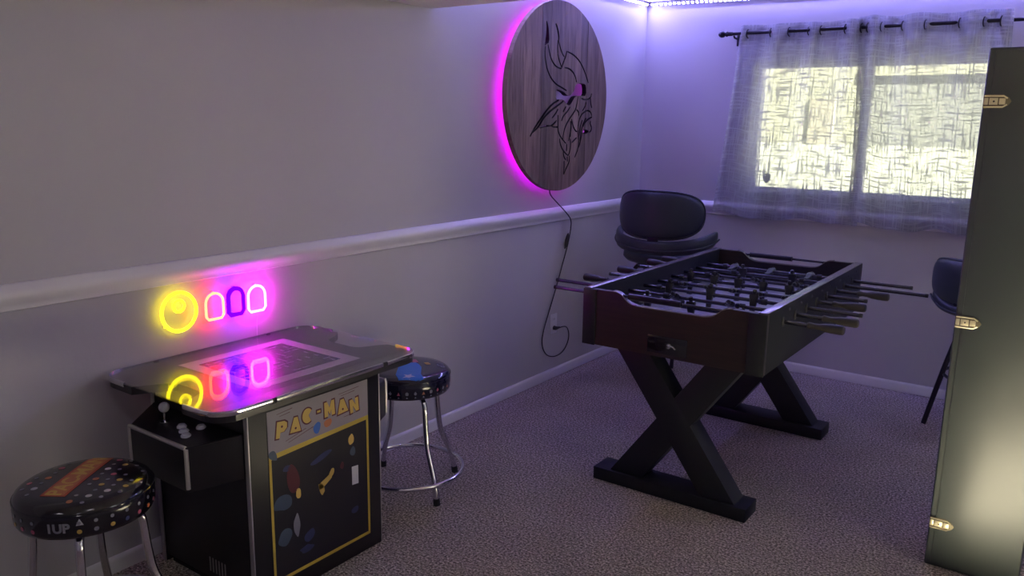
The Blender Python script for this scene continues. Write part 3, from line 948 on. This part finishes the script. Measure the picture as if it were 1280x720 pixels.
obj('art_frame', b, M['art_yellow'], art, smooth=False)
# lettering, set along a shallow arc
letters = [('P', 1.506, .563, -7, .0485, .0610), ('A', 1.560, .563, -4, .0515, .0564), ('C', 1.608, .578, 0, .0500, .0571), ('-', 1.654, .579, 0, .0220, .0155), ('M', 1.699, .576, 2, .0530, .0587), ('A', 1.755, .569, 4, .0549, .0558), ('N', 1.807, .557, 6, .0489, .0557)]
cpoly = [(.5 + .5 * math.cos(R(a)), .5 + .5 * math.sin(R(a))) for a in range(38, 323, 15)] + [(.62, .46), (.62, .54)]
GLYPH = {'P': [(0, 0), (.36, 0), (.39, .33), (.74, .36), (1, .58), (.97, .88), (.72, 1), (.02, 1)],
         'A': [(0, 0), (.34, 1), (.66, 1), (1, 0)],
         'C': cpoly, '-': [(0, 0), (1, 0), (1, 1), (0, 1)],
         'M': [(0, 0), (.03, 1), (.30, 1), (.50, .56), (.70, 1), (.97, 1), (1, 0), (.67, 0), (.66, .40), (.50, .10), (.34, .40), (.33, 0)],
         'N': [(0, 0), (.04, 1), (.36, 1), (.66, .48), (.66, 1), (1, 1), (.96, 0), (.64, 0), (.34, .52), (.32, 0)]}
def place_letters(grow, lift, m, nm, dots=False):
    """block lettering of the header, one glyph after the other along the arc"""
    b = BM()
    for ch, y, z, rot, gw, gh in letters:
        ca, sa = math.cos(R(rot)), math.sin(R(rot))
        shapes = [[((p[0] - .5) * (gw + grow), (p[1] - .5) * (gh + grow)) for p in GLYPH[ch]]]
        if dots:
            cxy = {'P': (.5, .66), 'A': (.5, .30)}.get(ch)
            shapes = [] if cxy is None else [[((cxy[0] - .5) * gw + .004 * math.cos(R(45 * k)), (cxy[1] - .5) * gh + .004 * math.sin(R(45 * k))) for k in range(8)]]
        for sh_ in shapes:
            prism(b, [(y + u_ * ca - v_ * sa, z + u_ * sa + v_ * ca) for u_, v_ in sh_], ART_X + lift, ART_X + lift + .0004, 'x')
    return obj(nm, b, M[m], art, smooth=False)
place_letters(.001, .0018, 'p_maroon', 'lettering_outline')
place_letters(-.0085, .0023, 'p_yellow', 'lettering')
place_letters(0, .0028, 'p_maroon', 'lettering_dots', True)
b = BM()
for y0, z0, ln, sl in ((1.49, .615, .06, .08), (1.50, .606, .04, .08), (1.74, .612, .09, .05), (1.75, .604, .06, .05), (1.53, .512, .10, .22), (1.52, .520, .08, .22), (1.76, .528, .07, .04)):
    prism(b, [(y0, z0), (y0 + ln, z0 + ln * sl), (y0 + ln, z0 + ln * sl + .0018), (y0, z0 + .0012)], ART_X + .0017, ART_X + .0020, 'x')
obj('art_speed_lines', b, M['p_maroon'], art, smooth=False)['kind'] = 'stuff'
def blob(cy, cz, ry, rz, rot, seed, n=9):
    random.seed(seed)
    p = []
    for k in range(n):
        a = 2 * math.pi * k / n
        j = random.uniform(.7, 1.15)
        u_, v_ = ry * j * math.cos(a), rz * j * math.sin(a)
        p.append((cy + u_ * math.cos(R(rot)) - v_ * math.sin(R(rot)), cz + u_ * math.sin(R(rot)) + v_ * math.cos(R(rot))))
    return [(q.x, q.y) for q in chaikin([(a, c, 0) for a, c in p], 2, True)]
# abstract colour patches of the faded print
for cy, cz, ry, rz, rot, mk, sd in ((1.645, .526, .018, .020, 0, 'p_blue', 1), (1.690, .530, .016, .017, 0, 'p_orange', 2), (1.470, .488, .016, .022, 30, 'p_teal', 3),
        (1.540, .395, .030, .055, 10, 'p_maroon', 4), (1.500, .320, .036, .028, 0, 'p_teal', 5), (1.500, .205, .030, .032, 0, 'p_teal', 6), (1.550, .225, .016, .048, 0, 'p_grey', 7),
        (1.670, .330, .040, .013, 25, 'p_yellow', 8), (1.655, .312, .012, .026, 20, 'p_yellow', 9), (1.700, .352, .010, .018, -20, 'p_yellow', 19), (1.790, .440, .013, .022, 0, 'p_yellow', 10), (1.795, .395, .014, .018, 0, 'p_teal', 11),
        (1.745, .362, .010, .014, 0, 'p_maroon', 12), (1.560, .330, .012, .020, 0, 'p_yellow', 13), (1.600, .170, .030, .018, 30, 'p_navy', 14), (1.585, .130, .030, .014, 0, 'p_navy', 15), (1.52, .43, .018, .012, 0, 'p_navy', 16), (1.66, .42, .05, .012, 12, 'p_navy', 17), (1.80, .18, .02, .014, 0, 'p_navy', 18)):
    art_poly(blob(cy, cz, ry, rz, rot, sd), .0021, M[mk], 'art_patch')
stk = art_poly([(1.789, .275), (1.818, .272), (1.818, .338), (1.789, .341)], .0024, M['p_white'], 'sticker')
stk['label'] = 'white paper sticker'

# ------------------------------------------------------------------ chrome stools with printed vinyl seats
SEAT = [(0, .5200), (.08, .5195), (.130, .5180), (.156, .5140), (.169, .5060), (.1755, .4930), (.1770, .4700), (.1755, .4400), (.170, .4290), (.158, .4250), (0, .4250)]
def topz(r):
    for (r0, z0), (r1, z1) in zip(SEAT, SEAT[1:]):
        if r0 <= r <= r1:
            return z0 + (z1 - z0) * (r - r0) / max(1e-6, r1 - r0)
    return SEAT[4][1]
def side_r(z):
    pr = SEAT[3:9]
    for (r0, z0), (r1, z1) in zip(pr, pr[1:]):
        if z1 <= z <= z0:
            return r0 + (r1 - r0) * (z0 - z) / (z0 - z1)
    return .1765
def bar_stool_chrome(label, loc, rot, vinyl):
    root = thing('padded_stool', label, 'stool', (*loc, 0), rot, 'chrome stools at the arcade table')
    seat = obj('seat', lathe(BM(), SEAT, 64), M[vinyl], root, angle=50, local=True)
    obj('seat_piping', tube(BM(), [(.1756 * math.cos(2 * math.pi * k / 48), .1756 * math.sin(2 * math.pi * k / 48), .4930) for k in range(48)], .0018, 6, closed=True), M[vinyl], seat, local=True)
    obj('swivel_plate', lathe(BM(), [(0, .4245), (.13, .4245), (.13, .418), (.05, .412), (0, .412)], 32), M['rubber'], root, local=True)
    for k in range(4):
        a = 2 * math.pi * k / 4
        prof = [(.06, .4165), (.105, .416), (.128, .405), (.138, .385), (.142, .33), (.148, .27), (.156, .215), (.180, .160), (.203, .115), (.214, .080), (.222, .045), (.228, .012)]
        pts = chaikin([(r * math.cos(a), r * math.sin(a), z) for r, z in prof], 2)
        lg = obj('leg', tube(BM(), pts, .0115, 12), M['chrome'], root, local=True)
        obj('foot_cap', tube(BM(), [(.2255 * math.cos(a), .2255 * math.sin(a), .028), (.229 * math.cos(a), .229 * math.sin(a), .001)], [.0135, .0145], 12), M['rubber'], lg, local=True)
    ringp = [(.226 * math.cos(2 * math.pi * k / 64), .226 * math.sin(2 * math.pi * k / 64), .083) for k in range(64)]
    obj('foot_ring', tube(BM(), ringp, .0095, 10, closed=True), M['chrome'], root, local=True)
    return root, seat
def seat_print(seat, name, polys, m):
    """flat print on the seat top: polygons in seat coordinates"""
    b = BM()
    for p in polys:
        vv = [b.verts.new((x, y, 0)) for x, y in p]
        b.faces.new(vv)
    bmesh.ops.triangulate(b, faces=b.faces[:])
    for _ in range(5):
        lg_ = [e for e in b.edges if e.calc_length() > .02]
        if not lg_:
            break
        bmesh.ops.subdivide_edges(b, edges=lg_, cuts=1)
        bmesh.ops.triangulate(b, faces=b.faces[:])
    for q in b.verts:
        q.co.z = topz(math.hypot(q.co.x, q.co.y)) + .0011
    return obj(name, b, M[m], seat, smooth=False, local=True)
def side_print(seat, name, polys, m):
    """print on the seat side: polygons as (angle*radius, height)"""
    b = BM()
    for p in polys:
        vv = []
        for s_, z in p:
            rr_ = side_r(z) + .0012
            a = s_ / .1765
            vv.append(b.verts.new((rr_ * math.cos(a), rr_ * math.sin(a), z)))
        b.faces.new(vv)
    return obj(name, b, M[m], seat, smooth=False, local=True)
def seat_multi(seat, name, groups, side):
    """many tiny printed marks in several inks, one part"""
    b = BM()
    keys = [k for k in groups if groups[k]]
    for mi, k in enumerate(keys):
        for p in groups[k]:
            if side:
                vv = []
                for s_, z in p:
                    rr_ = side_r(z) + .0012
                    vv.append(b.verts.new((rr_ * math.cos(s_ / .1765), rr_ * math.sin(s_ / .1765), z)))
            else:
                vv = [b.verts.new((x, y, topz(math.hypot(x, y)) + .0009)) for x, y in p]
            b.faces.new(vv).material_index = mi
    o = obj(name, b, [M[k] for k in keys], seat, smooth=False, local=True)
    o['kind'] = 'stuff'
    return o
def circ2(x, y, r, n=12, sx=1.0):
    return [(x + r * sx * math.cos(2 * math.pi * k / n), y + r * math.sin(2 * math.pi * k / n)) for k in range(n)]
def text_polys(s, size, off, origin, xdir, n=1.0):
    me = text_mesh(s, size, off)
    ud = Vector((xdir[0], xdir[1])).normalized()
    vd = Vector((-ud.y, ud.x))
    polys = []
    for f_ in me.polygons:
        pp = []
        for i in f_.vertices:
            c = me.vertices[i].co
            q = Vector(origin) + ud * c.x * n + vd * c.y
            pp.append((q.x, q.y))
        polys.append(pp)
    bpy.data.meshes.remove(me)
    return polys

s1, seat1 = bar_stool_chrome('black padded stool with red banner and coloured dots, nearest the viewer', (.352, 1.012), 0.0, 'vinylgloss')
for k in range(4):
    pass
# red banner across the seat
ud, c0, c1 = Vector((-.566, .824)), Vector((.040, -.104)), Vector((-.106, .108))
vd = Vector((-ud.y, ud.x))
def strip(hw, inset, n=10):
    ps = []
    a, c = c0 + ud * inset, c1 - ud * inset
    for i in range(n):
        p, q = a + (c - a) * (i / n), a + (c - a) * ((i + 1) / n)
        ps.append([tuple(p - vd * hw), tuple(q - vd * hw), tuple(q + vd * hw), tuple(p + vd * hw)])
    return ps
seat_print(seat1, 'banner', strip(.034, 0), 'p_red')
def raise_(o, dz):
    for q in o.data.vertices:
        q.co.z += dz
    return o
raise_(seat_print(seat1, 'banner_field', strip(.027, .006), 'p_orange'), .0004)
mid = (c0 + c1) / 2
raise_(seat_print(seat1, 'lettering', text_polys('PAC-MAN', .060, .0016, mid, ud, .95), 'p_yellow'), .0009)
random.seed(21)
dots = {'p_grey': [], 'p_white': [], 'p_pink': [], 'p_orange': [], 'p_blue': [], 'p_yellow': []}
gridstep = .033
for i in range(-5, 6):
    for j in range(-5, 6):
        a = i * gridstep
        bq = j * gridstep
        p = ud * a + vd * bq
        pm = p - mid
        if p.length > .160 or (abs((p - mid).dot(vd)) < .047 and abs((p - mid).dot(ud)) < .155):
            continue
        if (i + j) % 2 == 0:
            dots['p_grey'].append(circ2(p.x, p.y, .0056))
        else:
            key = random.choice(['p_pink', 'p_orange', 'p_blue', 'p_white', 'p_yellow', None, None])
            if key:
                dots[key].append(circ2(p.x, p.y, random.uniform(.0072, .0092), 10))
seat_multi(seat1, 'print_dots', dots, False)
sd = {'p_grey': [], 'p_pink': [], 'p_orange': [], 'p_navy': [], 'p_yellow': []}
for i in range(28):
    s_ = (i + .5) / 28 * 2 * math.pi * .1765
    if -1.12 < ((s_ / .1765 + math.pi) % (2 * math.pi) - math.pi) < -.68:
        continue
    sd['p_grey'].append(circ2(s_, .474, .0050))
    kk = random.choice(['p_pink', 'p_orange', 'p_navy', 'p_grey', 'p_yellow'])
    sd[kk].append(circ2(s_, .450, .0062))
seat_multi(seat1, 'print_dots', sd, True)
side_print(seat1, 'print_triangle', [[(-.106, .468), (-.088, .468), (-.097, .486)]], 'p_white')
tp = []
for p in text_polys('1UP', .034, .0016, (-.150, .462), (1, 0)):
    tp.append(p)
side_print(seat1, 'lettering', tp, 'p_grey')
s1.rotation_euler = (0, 0, 0)

s2, seat2 = bar_stool_chrome('navy padded stool with blue rays and white star, behind the arcade table', (.325, 2.336), 0.0, 'vinylnavy')
seat_print(seat2, 'print_rays', [[(-.070, .028), (-.055, .045), (-.02, .035), (-.005, .055), (.022, .045), (.06, .02), (.115, -.045), (.150, -.068), (.145, -.09), (.085, -.140), (.045, -.115), (.0, -.055)]], 'p_sky')
star = []
for k in range(10):
    a = R(36 * k) + R(35)
    rr_ = .027 if k % 2 == 0 else .011
    star.append((.096 + rr_ * math.cos(a), -.095 + rr_ * math.sin(a)))
raise_(seat_print(seat2, 'print_star', [star], 'p_white'), .0005)
raise_(seat_print(seat2, 'print_bars', [[(-.051, .013), (-.035, .018), (-.040, .040), (-.066, .087), (-.060, .045)], [(-.030, .030), (-.013, .031), (-.02, .06), (-.045, .075)], [(-.008, .045), (.004, .065), (-.03, .085), (-.05, .082)]], 'p_pink'), .0005)
seat_print(seat2, 'print_marks', [[(.025, .072), (.038, .066), (.048, .082), (.035, .088)], [(.042, .064), (.052, .060), (.062, .075), (.052, .080)]], 'p_yellow')
seat_print(seat2, 'lettering', text_polys('1UP', .040, .0008, (.093, .095), (.76, -.65)), 'p_grey')
ic = {'p_grey': [], 'p_orange': [], 'p_pink': []}
for i in range(34):
    s_ = (i + .5) / 34 * 2 * math.pi * .1765
    key = ['p_grey', 'p_orange', 'p_grey', 'p_pink', 'p_grey'][i % 5]
    if i % 3 == 0:
        ic[key].append([(s_ - .006, .458), (s_, .451), (s_ + .006, .458), (s_, .468)])
    elif i % 3 == 1:
        ic[key].append([(s_ - .0065, .452), (s_ + .0065, .452), (s_, .465)])
    else:
        ic[key].append([(s_ - .005, .452), (s_ + .005, .452), (s_ + .0065, .462), (s_, .467), (s_ - .0065, .462)])
    ic['p_grey'].append([(s_ - .004, .440), (s_ + .004, .440), (s_, .4465)])
seat_multi(seat2, 'print_icons', ic, True)
s2.rotation_euler = (0, 0, 0)
# legs of each stool stand at their own angle; the seats carry the print as photographed
for st_, ang in ((s1, R(-36)), (s2, R(-18))):
    for ch in st_.children:
        if ch.name.startswith('leg'):
            ch.rotation_euler = (0, 0, ang)

# ------------------------------------------------------------------ foosball table
FX0, FX1, FY0, FY1 = .880, 1.628, 2.790, 4.172
FZB, FZT = .618, .850
ft = thing('foosball_table', 'dark wooden foosball table on crossed black legs', 'foosball table', ((FX0 + FX1) / 2, (FY0 + FY1) / 2, 0))
WT = .032
for nm, x0, x1 in (('side_panel', FX0, FX0 + WT), ('side_panel', FX1 - WT, FX1)):
    sp = obj(nm, box(BM(), x0, x1, FY0 + .024, FY1 - .024, FZB, FZT - .004, .002), M['leg_black'], ft)
    obj('top_rail', box(BM(), x0 - .001, x1 + .001, FY0 - .001, FY1 + .001, FZT - .004, FZT, .0015), M['rail'], sp)
def scoop_top(s0=FX0, s1=FX1):
    """top outline of an end panel: high corners, lowered middle"""
    xc = (s0 + s1) / 2
    half = [(-.374, 0), (-.245, 0), (-.222, -.003), (-.205, -.011), (-.192, -.024), (-.176, -.036), (-.158, -.043), (-.135, -.046)]
    L_ = [(xc + a, FZT + z) for a, z in half]
    return L_ + [(2 * xc - x, z) for x, z in L_[::-1]]
for y0, y1, s in ((FY0, FY0 + .024, -1), (FY1 - .024, FY1, 1)):
    top = scoop_top()
    ep = obj('end_panel', prism(BM(), [(FX0 + .001, FZB)] + [(min(max(x, FX0 + .001), FX1 - .001), z - .004) for x, z in top] + [(FX1 - .001, FZB)], y0, y1, 'y'), M['table_wood'], ft, smooth=False)
    # polished cap following the outline
    cap = [(x, z - .0038) for x, z in top[1:-1]] + [(x, z) for x, z in top[1:-1]][::-1]
    obj('top_cap', prism(BM(), cap, y0 - .001, y1 + .001, 'y'), M['rail'], ep, angle=50)
    yo = y0 if s < 0 else y1
    for x0, x1 in ((FX0 - .001, FX0 + .056), (FX1 - .066, FX1 + .001)):
        ya, yb = sorted((yo, yo + s * .006))
        obj('corner_post', box(BM(), x0, x1, ya - .0005, yb, FZB - .002, FZT - .0045, .0015), M['leg_black'], ep)
    ya, yb = sorted((yo, yo + s * .004))
    br = obj('ball_return', box(BM(), 1.17, 1.335, ya, yb, .632, .702, .0015), M['blackgloss'], ep)
    yc = yo + s * .006
    obj('latch', lathe(BM(), [(0, 0), (.008, .001), (.011, .004), (.009, .009), (0, .011)] if s > 0 else [(0, 0), (.008, -.001), (.011, -.004), (.009, -.009), (0, -.011)], 14, (1.262, yo + s * .004, .668), 'y'), M['chrome'], br)
    obj('latch', tube(BM(), [(1.272, yo + s * .006, .669), (1.282, yo + s * .010, .668), (1.288, yo + s * .006, .660)], .0035, 8), M['chrome'], br)
    # score bar in the lowered middle
    ym = (y0 + y1) / 2
    bar = obj('score_bar', tube(BM(), [(1.035, ym, FZT - .017), (1.473, ym, FZT - .017)], .0055, 10), M['steel'], ft)
    obj('score_slide', tube(BM(), [(1.075, ym, FZT - .017), (1.295, ym, FZT - .017)], .0125, 14), M['rod_dark'], bar)
obj('underside', box(BM(), FX0 + WT, FX1 - WT, FY0 + .024, FY1 - .024, FZB + .004, FZB + .024), M['leg_black'], ft, smooth=False)
pf = obj('playfield', box(BM(), FX0 + WT, FX1 - WT, FY0 + .024, FY1 - .024, .690, .700), M['field'], ft, smooth=False)
b = BM()
for yy in (FY0 + .26, (FY0 + FY1) / 2, FY1 - .26):
    box(b, FX0 + WT + .002, FX1 - WT - .002, yy - .002, yy + .002, .7, .7006)
obj('field_lines', b, M['p_navy'], pf, smooth=False)
XC = (FX0 + FX1) / 2
def man_mesh():
    b = BM()
    # about 0.1 m tall figure hanging from the rod, its own axis at the rod
    lathe(b, [(0, .048), (.007, .046), (.0105, .038), (.009, .030), (.006, .027)], 8)
    prof = [(.0165, .0085, .027), (.019, .010, .018), (.0155, .0125, 0), (.013, .010, -.018), (.0115, .008, -.035), (.010, .007, -.052), (.0115, .012, -.058), (.0115, .013, -.074)]
    rings = []
    for hx, hy, z in prof:
        rings.append([b.verts.new((sx * hx, sy * hy, z)) for sx, sy in ((-1, -.6), (-.7, -1), (.7, -1), (1, -.6), (1, .6), (.7, 1), (-.7, 1), (-1, .6))])
    for A, B in zip(rings, rings[1:]):
        for k in range(8):
            b.faces.new((A[k], A[(k + 1) % 8], B[(k + 1) % 8], B[k]))
    b.faces.new(rings[0]); b.faces.new(rings[-1][::-1])
    return finish(b, 'player', M['man'])
man = man_mesh()
bumper = finish(lathe(BM(), [(.0085, -.012), (.013, -.010), (.013, .010), (.0085, .012)], 14, axis='x'), 'bumper', M['rubber'])
bearing = finish(lathe(BM(), [(.009, 0), (.019, 0), (.019, .004), (.014, .007), (.009, .007)], 18, axis='x'), 'bearing', M['rubber'])
hp = [(.0085, 0), (.0125, .004), (.0125, .012), (.0095, .024), (.0105, .040), (.0150, .060), (.0170, .085), (.0175, .118), (.0165, .126), (.012, .130), (0, .130)]
hmesh = finish(lathe(BM(), hp, 18, axis='x'), 'handle', M['handle'])
# rod: (reaches right, reaches left, grip side, number of men, slide, turn)
rods = [(1.847, .622, 1, 3, .010, 8), (1.861, .540, 1, 2, .0, 60), (1.840, .600, -1, 3, -.030, -12), (1.822, .655, 1, 5, .020, 80), (1.793, .622, -1, 5, -.015, -5), (1.850, .660, 1, 3, .015, 72), (1.977, .640, -1, 2, .020, 10), (1.890, .655, -1, 3, -.01, -80)]
RZ = .787
for i, (xr, xl, side, nm_, sl, tn) in enumerate(rods):
    y = 2.970 + .146 * i
    a0, a1 = (xl, xr - .10) if side > 0 else (xl + .10, xr)
    rd = obj('rod', tube(BM(), [(a0, y, RZ), (a1, y, RZ)], .0078, 12), M['steel'], ft)
    h_ = obj('handle', hmesh, None, rd)
    h_.location = ((xr - .130) if side > 0 else (xl + .130), y, RZ)
    if side < 0:
        h_.rotation_euler = (0, 0, math.pi)
    ec = obj('rod_cap', lathe(BM(), [(0, 0), (.0088, .001), (.0088, .012), (0, .012)], 12, ((xl - .001) if side > 0 else (xr - .011), y, RZ), 'x'), M['rubber'], rd)
    span = {1: [0], 2: [-.12, .12], 3: [-.19, 0, .19], 5: [-.23, -.115, 0, .115, .23]}[nm_]
    for dx in span:
        p = obj('player', man, None, rd)
        p.location = (XC + dx + sl, y, RZ)
        p.rotation_euler = (R(tn), 0, 0)
    for sx in (-1, 1):
        q = obj('bumper', bumper, None, rd)
        q.location = (XC + sl + sx * (span[-1] + .045), y, RZ)
        for xo, rot in ((FX1 + .0003, 0), ) if sx > 0 else ((FX0 - .0003, math.pi), ):
            g_ = obj('bearing', bearing, None, ft)
            g_.location = (xo, y, RZ)
            g_.rotation_euler = (0, 0, rot)
bolt = finish(lathe(BM(), [(0, .004), (.005, .003), (.007, 0), (0, 0)], 10, axis='x'), 'bolt', M['chrome'])
for i in range(8):
    y = 2.970 + .146 * i
    for dz in (.026,):
        o = obj('bolt', finish(lathe(BM(), [(0, .003), (.004, .002), (.0055, 0), (0, 0)], 10, axis='x'), 'bolt', M['steel']) if i == 0 else bolt_me, None, ft)
        bolt_me = o.data
        o.location = (FX1, y + .073, RZ + .035)
# crossed legs with feet
def plank_leg(p0, p1, wd, y0, y1):
    d = Vector((p1[0] - p0[0], p1[1] - p0[1]))
    hw = wd / 2 / (abs(d.y) / d.length)
    return prism(BM(), [(p0[0] - hw, p0[1]), (p0[0] + hw, p0[1]), (p1[0] + hw, p1[1]), (p1[0] - hw, p1[1])], y0, y1, 'y', .002)
for ya, yb in ((2.866, 2.992), (3.912, 4.048)):
    ft_ = obj('foot', box(BM(), .908, 1.578, ya, yb, .0005, .056, .004), M['leg_black'], ft)
    ym = (ya + yb) / 2
    obj('leg', plank_leg((1.055, FZB - .012), (1.455, .0565), .118, ym - .050, ym + .050), M['leg_black'], ft)
    obj('leg', plank_leg((1.455, FZB - .012), (1.055, .0565), .118, ym - .0495, ym + .0495), M['leg_black'], ft)
    obj('leg_cleat', box(BM(), .955, 1.555, ya + .006, yb - .006, FZB - .0125, FZB, .002), M['leg_black'], ft)

# ------------------------------------------------------------------ swivel bar stools with oval backs
def curved_pad(bm, R0, half_w, zc, half_h, th, pw=2.6, n=40, m=14, tilt=0.0):
    """oval cushion bent around a vertical cylinder of radius R0, bulging towards -y"""
    outer, inner = [], []
    def pt(s, z, r):
        a = s / R0
        return Vector((r * math.sin(a), -r * math.cos(a) + tilt * (z - zc), z))
    rows_o, rows_i = [], []
    for j in range(m + 1):
        q = j / m
        ro, ri = [], []
        for k in range(n):
            a = 2 * math.pi * k / n
            ca, sa = math.cos(a), math.sin(a)
            rx = half_w * math.copysign(abs(ca) ** (2 / pw), ca) * q
            rz = half_h * math.copysign(abs(sa) ** (2 / pw), sa) * q
            bul = (1 - q ** 4) ** .5 * th / 2
            ro.append(bm.verts.new(pt(rx, zc + rz, R0 + bul)) if j else None)
            ri.append(bm.verts.new(pt(rx, zc + rz, R0 - bul)) if (j and j < m) else None)
        rows_o.append(ro); rows_i.append(ri)
    co, ci = bm.verts.new(pt(0, zc, R0 + th / 2)), bm.verts.new(pt(0, zc, R0 - th / 2))
    rows_i[m] = rows_o[m]
    for rows, cc in ((rows_o, co), (rows_i, ci)):
        for k in range(n):
            k2 = (k + 1) % n
            bm.faces.new((cc, rows[1][k], rows[1][k2]))
        for j in range(1, m):
            for k in range(n):
                k2 = (k + 1) % n
                bm.faces.new((rows[j][k], rows[j + 1][k], rows[j + 1][k2], rows[j][k2]))
    return bm
def swivel_stool(label, loc, rot, padz, padh, band_lo, band_hi, seatz, half_w, foot=.265, off=0.0, wrap=96, sr=1.0):
    root = thing('bar_stool', label, 'bar stool', (*loc, 0), rot, 'swivel bar stools by the window wall')
    R0 = .285
    pad = obj('backrest', curved_pad(BM(), R0, half_w, padz, padh, .052, 2.5), M['vinyl'], root, angle=180, local=True)
    edge = []
    for k in range(64):
        a = 2 * math.pi * k / 64
        ca, sa = math.cos(a), math.sin(a)
        s_ = half_w * math.copysign(abs(ca) ** .8, ca)
        z = padz + padh * math.copysign(abs(sa) ** .8, sa)
        edge.append((R0 * math.sin(s_ / R0), -R0 * math.cos(s_ / R0), z))
    obj('piping', tube(BM(), edge, .0065, 8, closed=True), M['vinyl'], pad, local=True)
    # crescent shell that wraps the seat
    b = BM()
    n = 40
    rows = []
    for i in range(n + 1):
        u_ = -1 + 2 * i / n
        a = u_ * R(wrap)
        lift = abs(u_) ** 2.2
        ends = (1 - abs(u_) ** 6) ** .5 if abs(u_) < 1 else 0
        zc = (band_lo + band_hi) / 2 + lift * .062
        hh = ((band_hi - band_lo) / 2 + .016 * lift) * max(ends, .05)
        ring = []
        for k in range(14):
            t_ = 2 * math.pi * k / 14
            rr_ = R0 + .004 + .020 * math.cos(t_) * max(ends, .12)
            ring.append(b.verts.new((rr_ * math.sin(a), -rr_ * math.cos(a), zc + hh * math.copysign(abs(math.sin(t_)) ** .6, math.sin(t_)))))
        rows.append(ring)
    for A, B in zip(rows, rows[1:]):
        for k in range(14):
            b.faces.new((A[k], A[(k + 1) % 14], B[(k + 1) % 14], B[k]))
    b.faces.new(rows[0]); b.faces.new(rows[-1][::-1])
    sh = obj('seat_shell', b, M['vinyl'], root, angle=180, local=True)
    pth = []
    for i in range(33):
        u_ = -.93 + 1.86 * i / 32
        a = u_ * R(wrap)
        z = (band_lo + band_hi) / 2 + abs(u_) ** 2.2 * .062 - (band_hi - band_lo) * .16
        pth.append(((R0 + .0245) * math.sin(a), -(R0 + .0245) * math.cos(a), z))
    obj('piping', tube(BM(), pth, .005, 8), M['vinyl'], sh, local=True)
    obj('back_bracket', box(BM(), -.030, .030, -R0 - .012, -R0 + .012, band_hi - .02, padz - padh + .03, .003), M['rod_dark'], root, local=True)
    obj('seat', lathe(BM(), [(r * sr, seatz + h) for r, h in ((0, .012), (.15, .010), (.225, -.004), (.255, -.028), (.258, -.055), (.24, -.075), (0, -.075))], 40), M['vinyl'], root, angle=60, local=True)
    obj('swivel', lathe(BM(), [(0, seatz - .076), (.10, seatz - .076), (.10, seatz - .095), (0, seatz - .095)], 24), M['rod_dark'], root, local=True)
    for k in range(4):
        a = R(45 + 90 * k)
        zt = seatz - .10
        prof = [(.07, zt), (.115, zt - .004), (.145, zt - .022), (.160, zt - .06), (.160 + (foot - .160) * .42, zt * .55), (foot, .001)]
        lg = obj('leg', tube(BM(), chaikin([(r * math.cos(a) + off, r * math.sin(a), z) for r, z in prof], 2), .0125, 10), M['rod_dark'], root, local=True)
    zr = .275
    rrg = .160 + (foot - .160) * (1 - zr / (seatz - .16)) - .004
    obj('foot_ring', tube(BM(), [(off + rrg * math.cos(2 * math.pi * k / 40), rrg * math.sin(2 * math.pi * k / 40), zr) for k in range(40)], .008, 8, closed=True), M['rod_dark'], root, local=True)
    return root
swivel_stool('black swivel bar stool with oval back, in the corner behind the foosball table', (.462, 4.462), R(8), .993, .136, .765, .848, .775, .305, .135, -.055)
swivel_stool('black swivel bar stool mostly hidden behind the tall black case', (2.190, 4.565), R(-28), .778, .108, .620, .668, .640, .285, .265, 0.0, 42, .72)

# ------------------------------------------------------------------ tall black case with brass latches
CX0, CX1, CY0, CY1, CZ1 = 2.186, 2.468, 2.970, 3.270, 1.745
cs = thing('upright_case', 'tall glossy black case standing on end with three brass latches', 'case', ((CX0 + CX1) / 2, (CY0 + CY1) / 2, 0))
obj('case_shell', box(BM(), CX0, CX1, CY0, CY1, .001, CZ1, .007, 3), M['case'], cs)
obj('case_lid', box(BM(), CX0 + .020, CX1 - .002, CY0 - .004, CY0 + .004, .012, CZ1 - .010, .0025, 2), M['case'], cs)
def latch(zc):
    z0 = CY0 - .0042
    w_ = .040
    pl = [(CX0 + .002, zc - .018), (CX0 + .006, zc - .0215), (CX0 + .055, zc - .021), (CX0 + .070, zc - .012), (CX0 + .078, zc), (CX0 + .070, zc + .012), (CX0 + .055, zc + .021), (CX0 + .006, zc + .0215), (CX0 + .002, zc + .018)]
    lt = obj('latch', prism(BM(), pl, CY0 - .0062, CY0 - .0040, 'y', .0006), M['brass_shaded'], cs)
    lt['label'] = 'brass draw latch'
    obj('latch_leaf', box(BM(), CX0 + .0035, CX0 + .0155, CY0 - .0085, CY0 - .0060, zc - .0105, zc + .0105, .0015), M['brass'], lt)
    obj('latch_lever', box(BM(), CX0 + .018, CX0 + .042, CY0 - .0095, CY0 - .0060, zc - .0105, zc + .0105, .0015), M['brass'], lt)
    obj('latch_tab', box(BM(), CX0 + .045, CX0 + .062, CY0 - .0090, CY0 - .0060, zc - .0095, zc + .0095, .0015), M['brass'], lt)
    for dz in (-.0165, .0165):
        obj('latch_bail', tube(BM(), [(CX0 + .004, CY0 - .0075, zc + dz), (CX0 + .056, CY0 - .0075, zc + dz), (CX0 + .067, CY0 - .0075, zc + dz * .55)], .0024, 8), M['brass'], lt)
    obj('keyhole', lathe(BM(), [(0, -.0002), (.003, -.0002), (.003, .0004), (0, .0004)], 10, (CX0 + .031, CY0 - .0096, zc), 'y'), M['brass_dark'], lt)
for zc in (1.583, .878, .163):
    latch(zc)
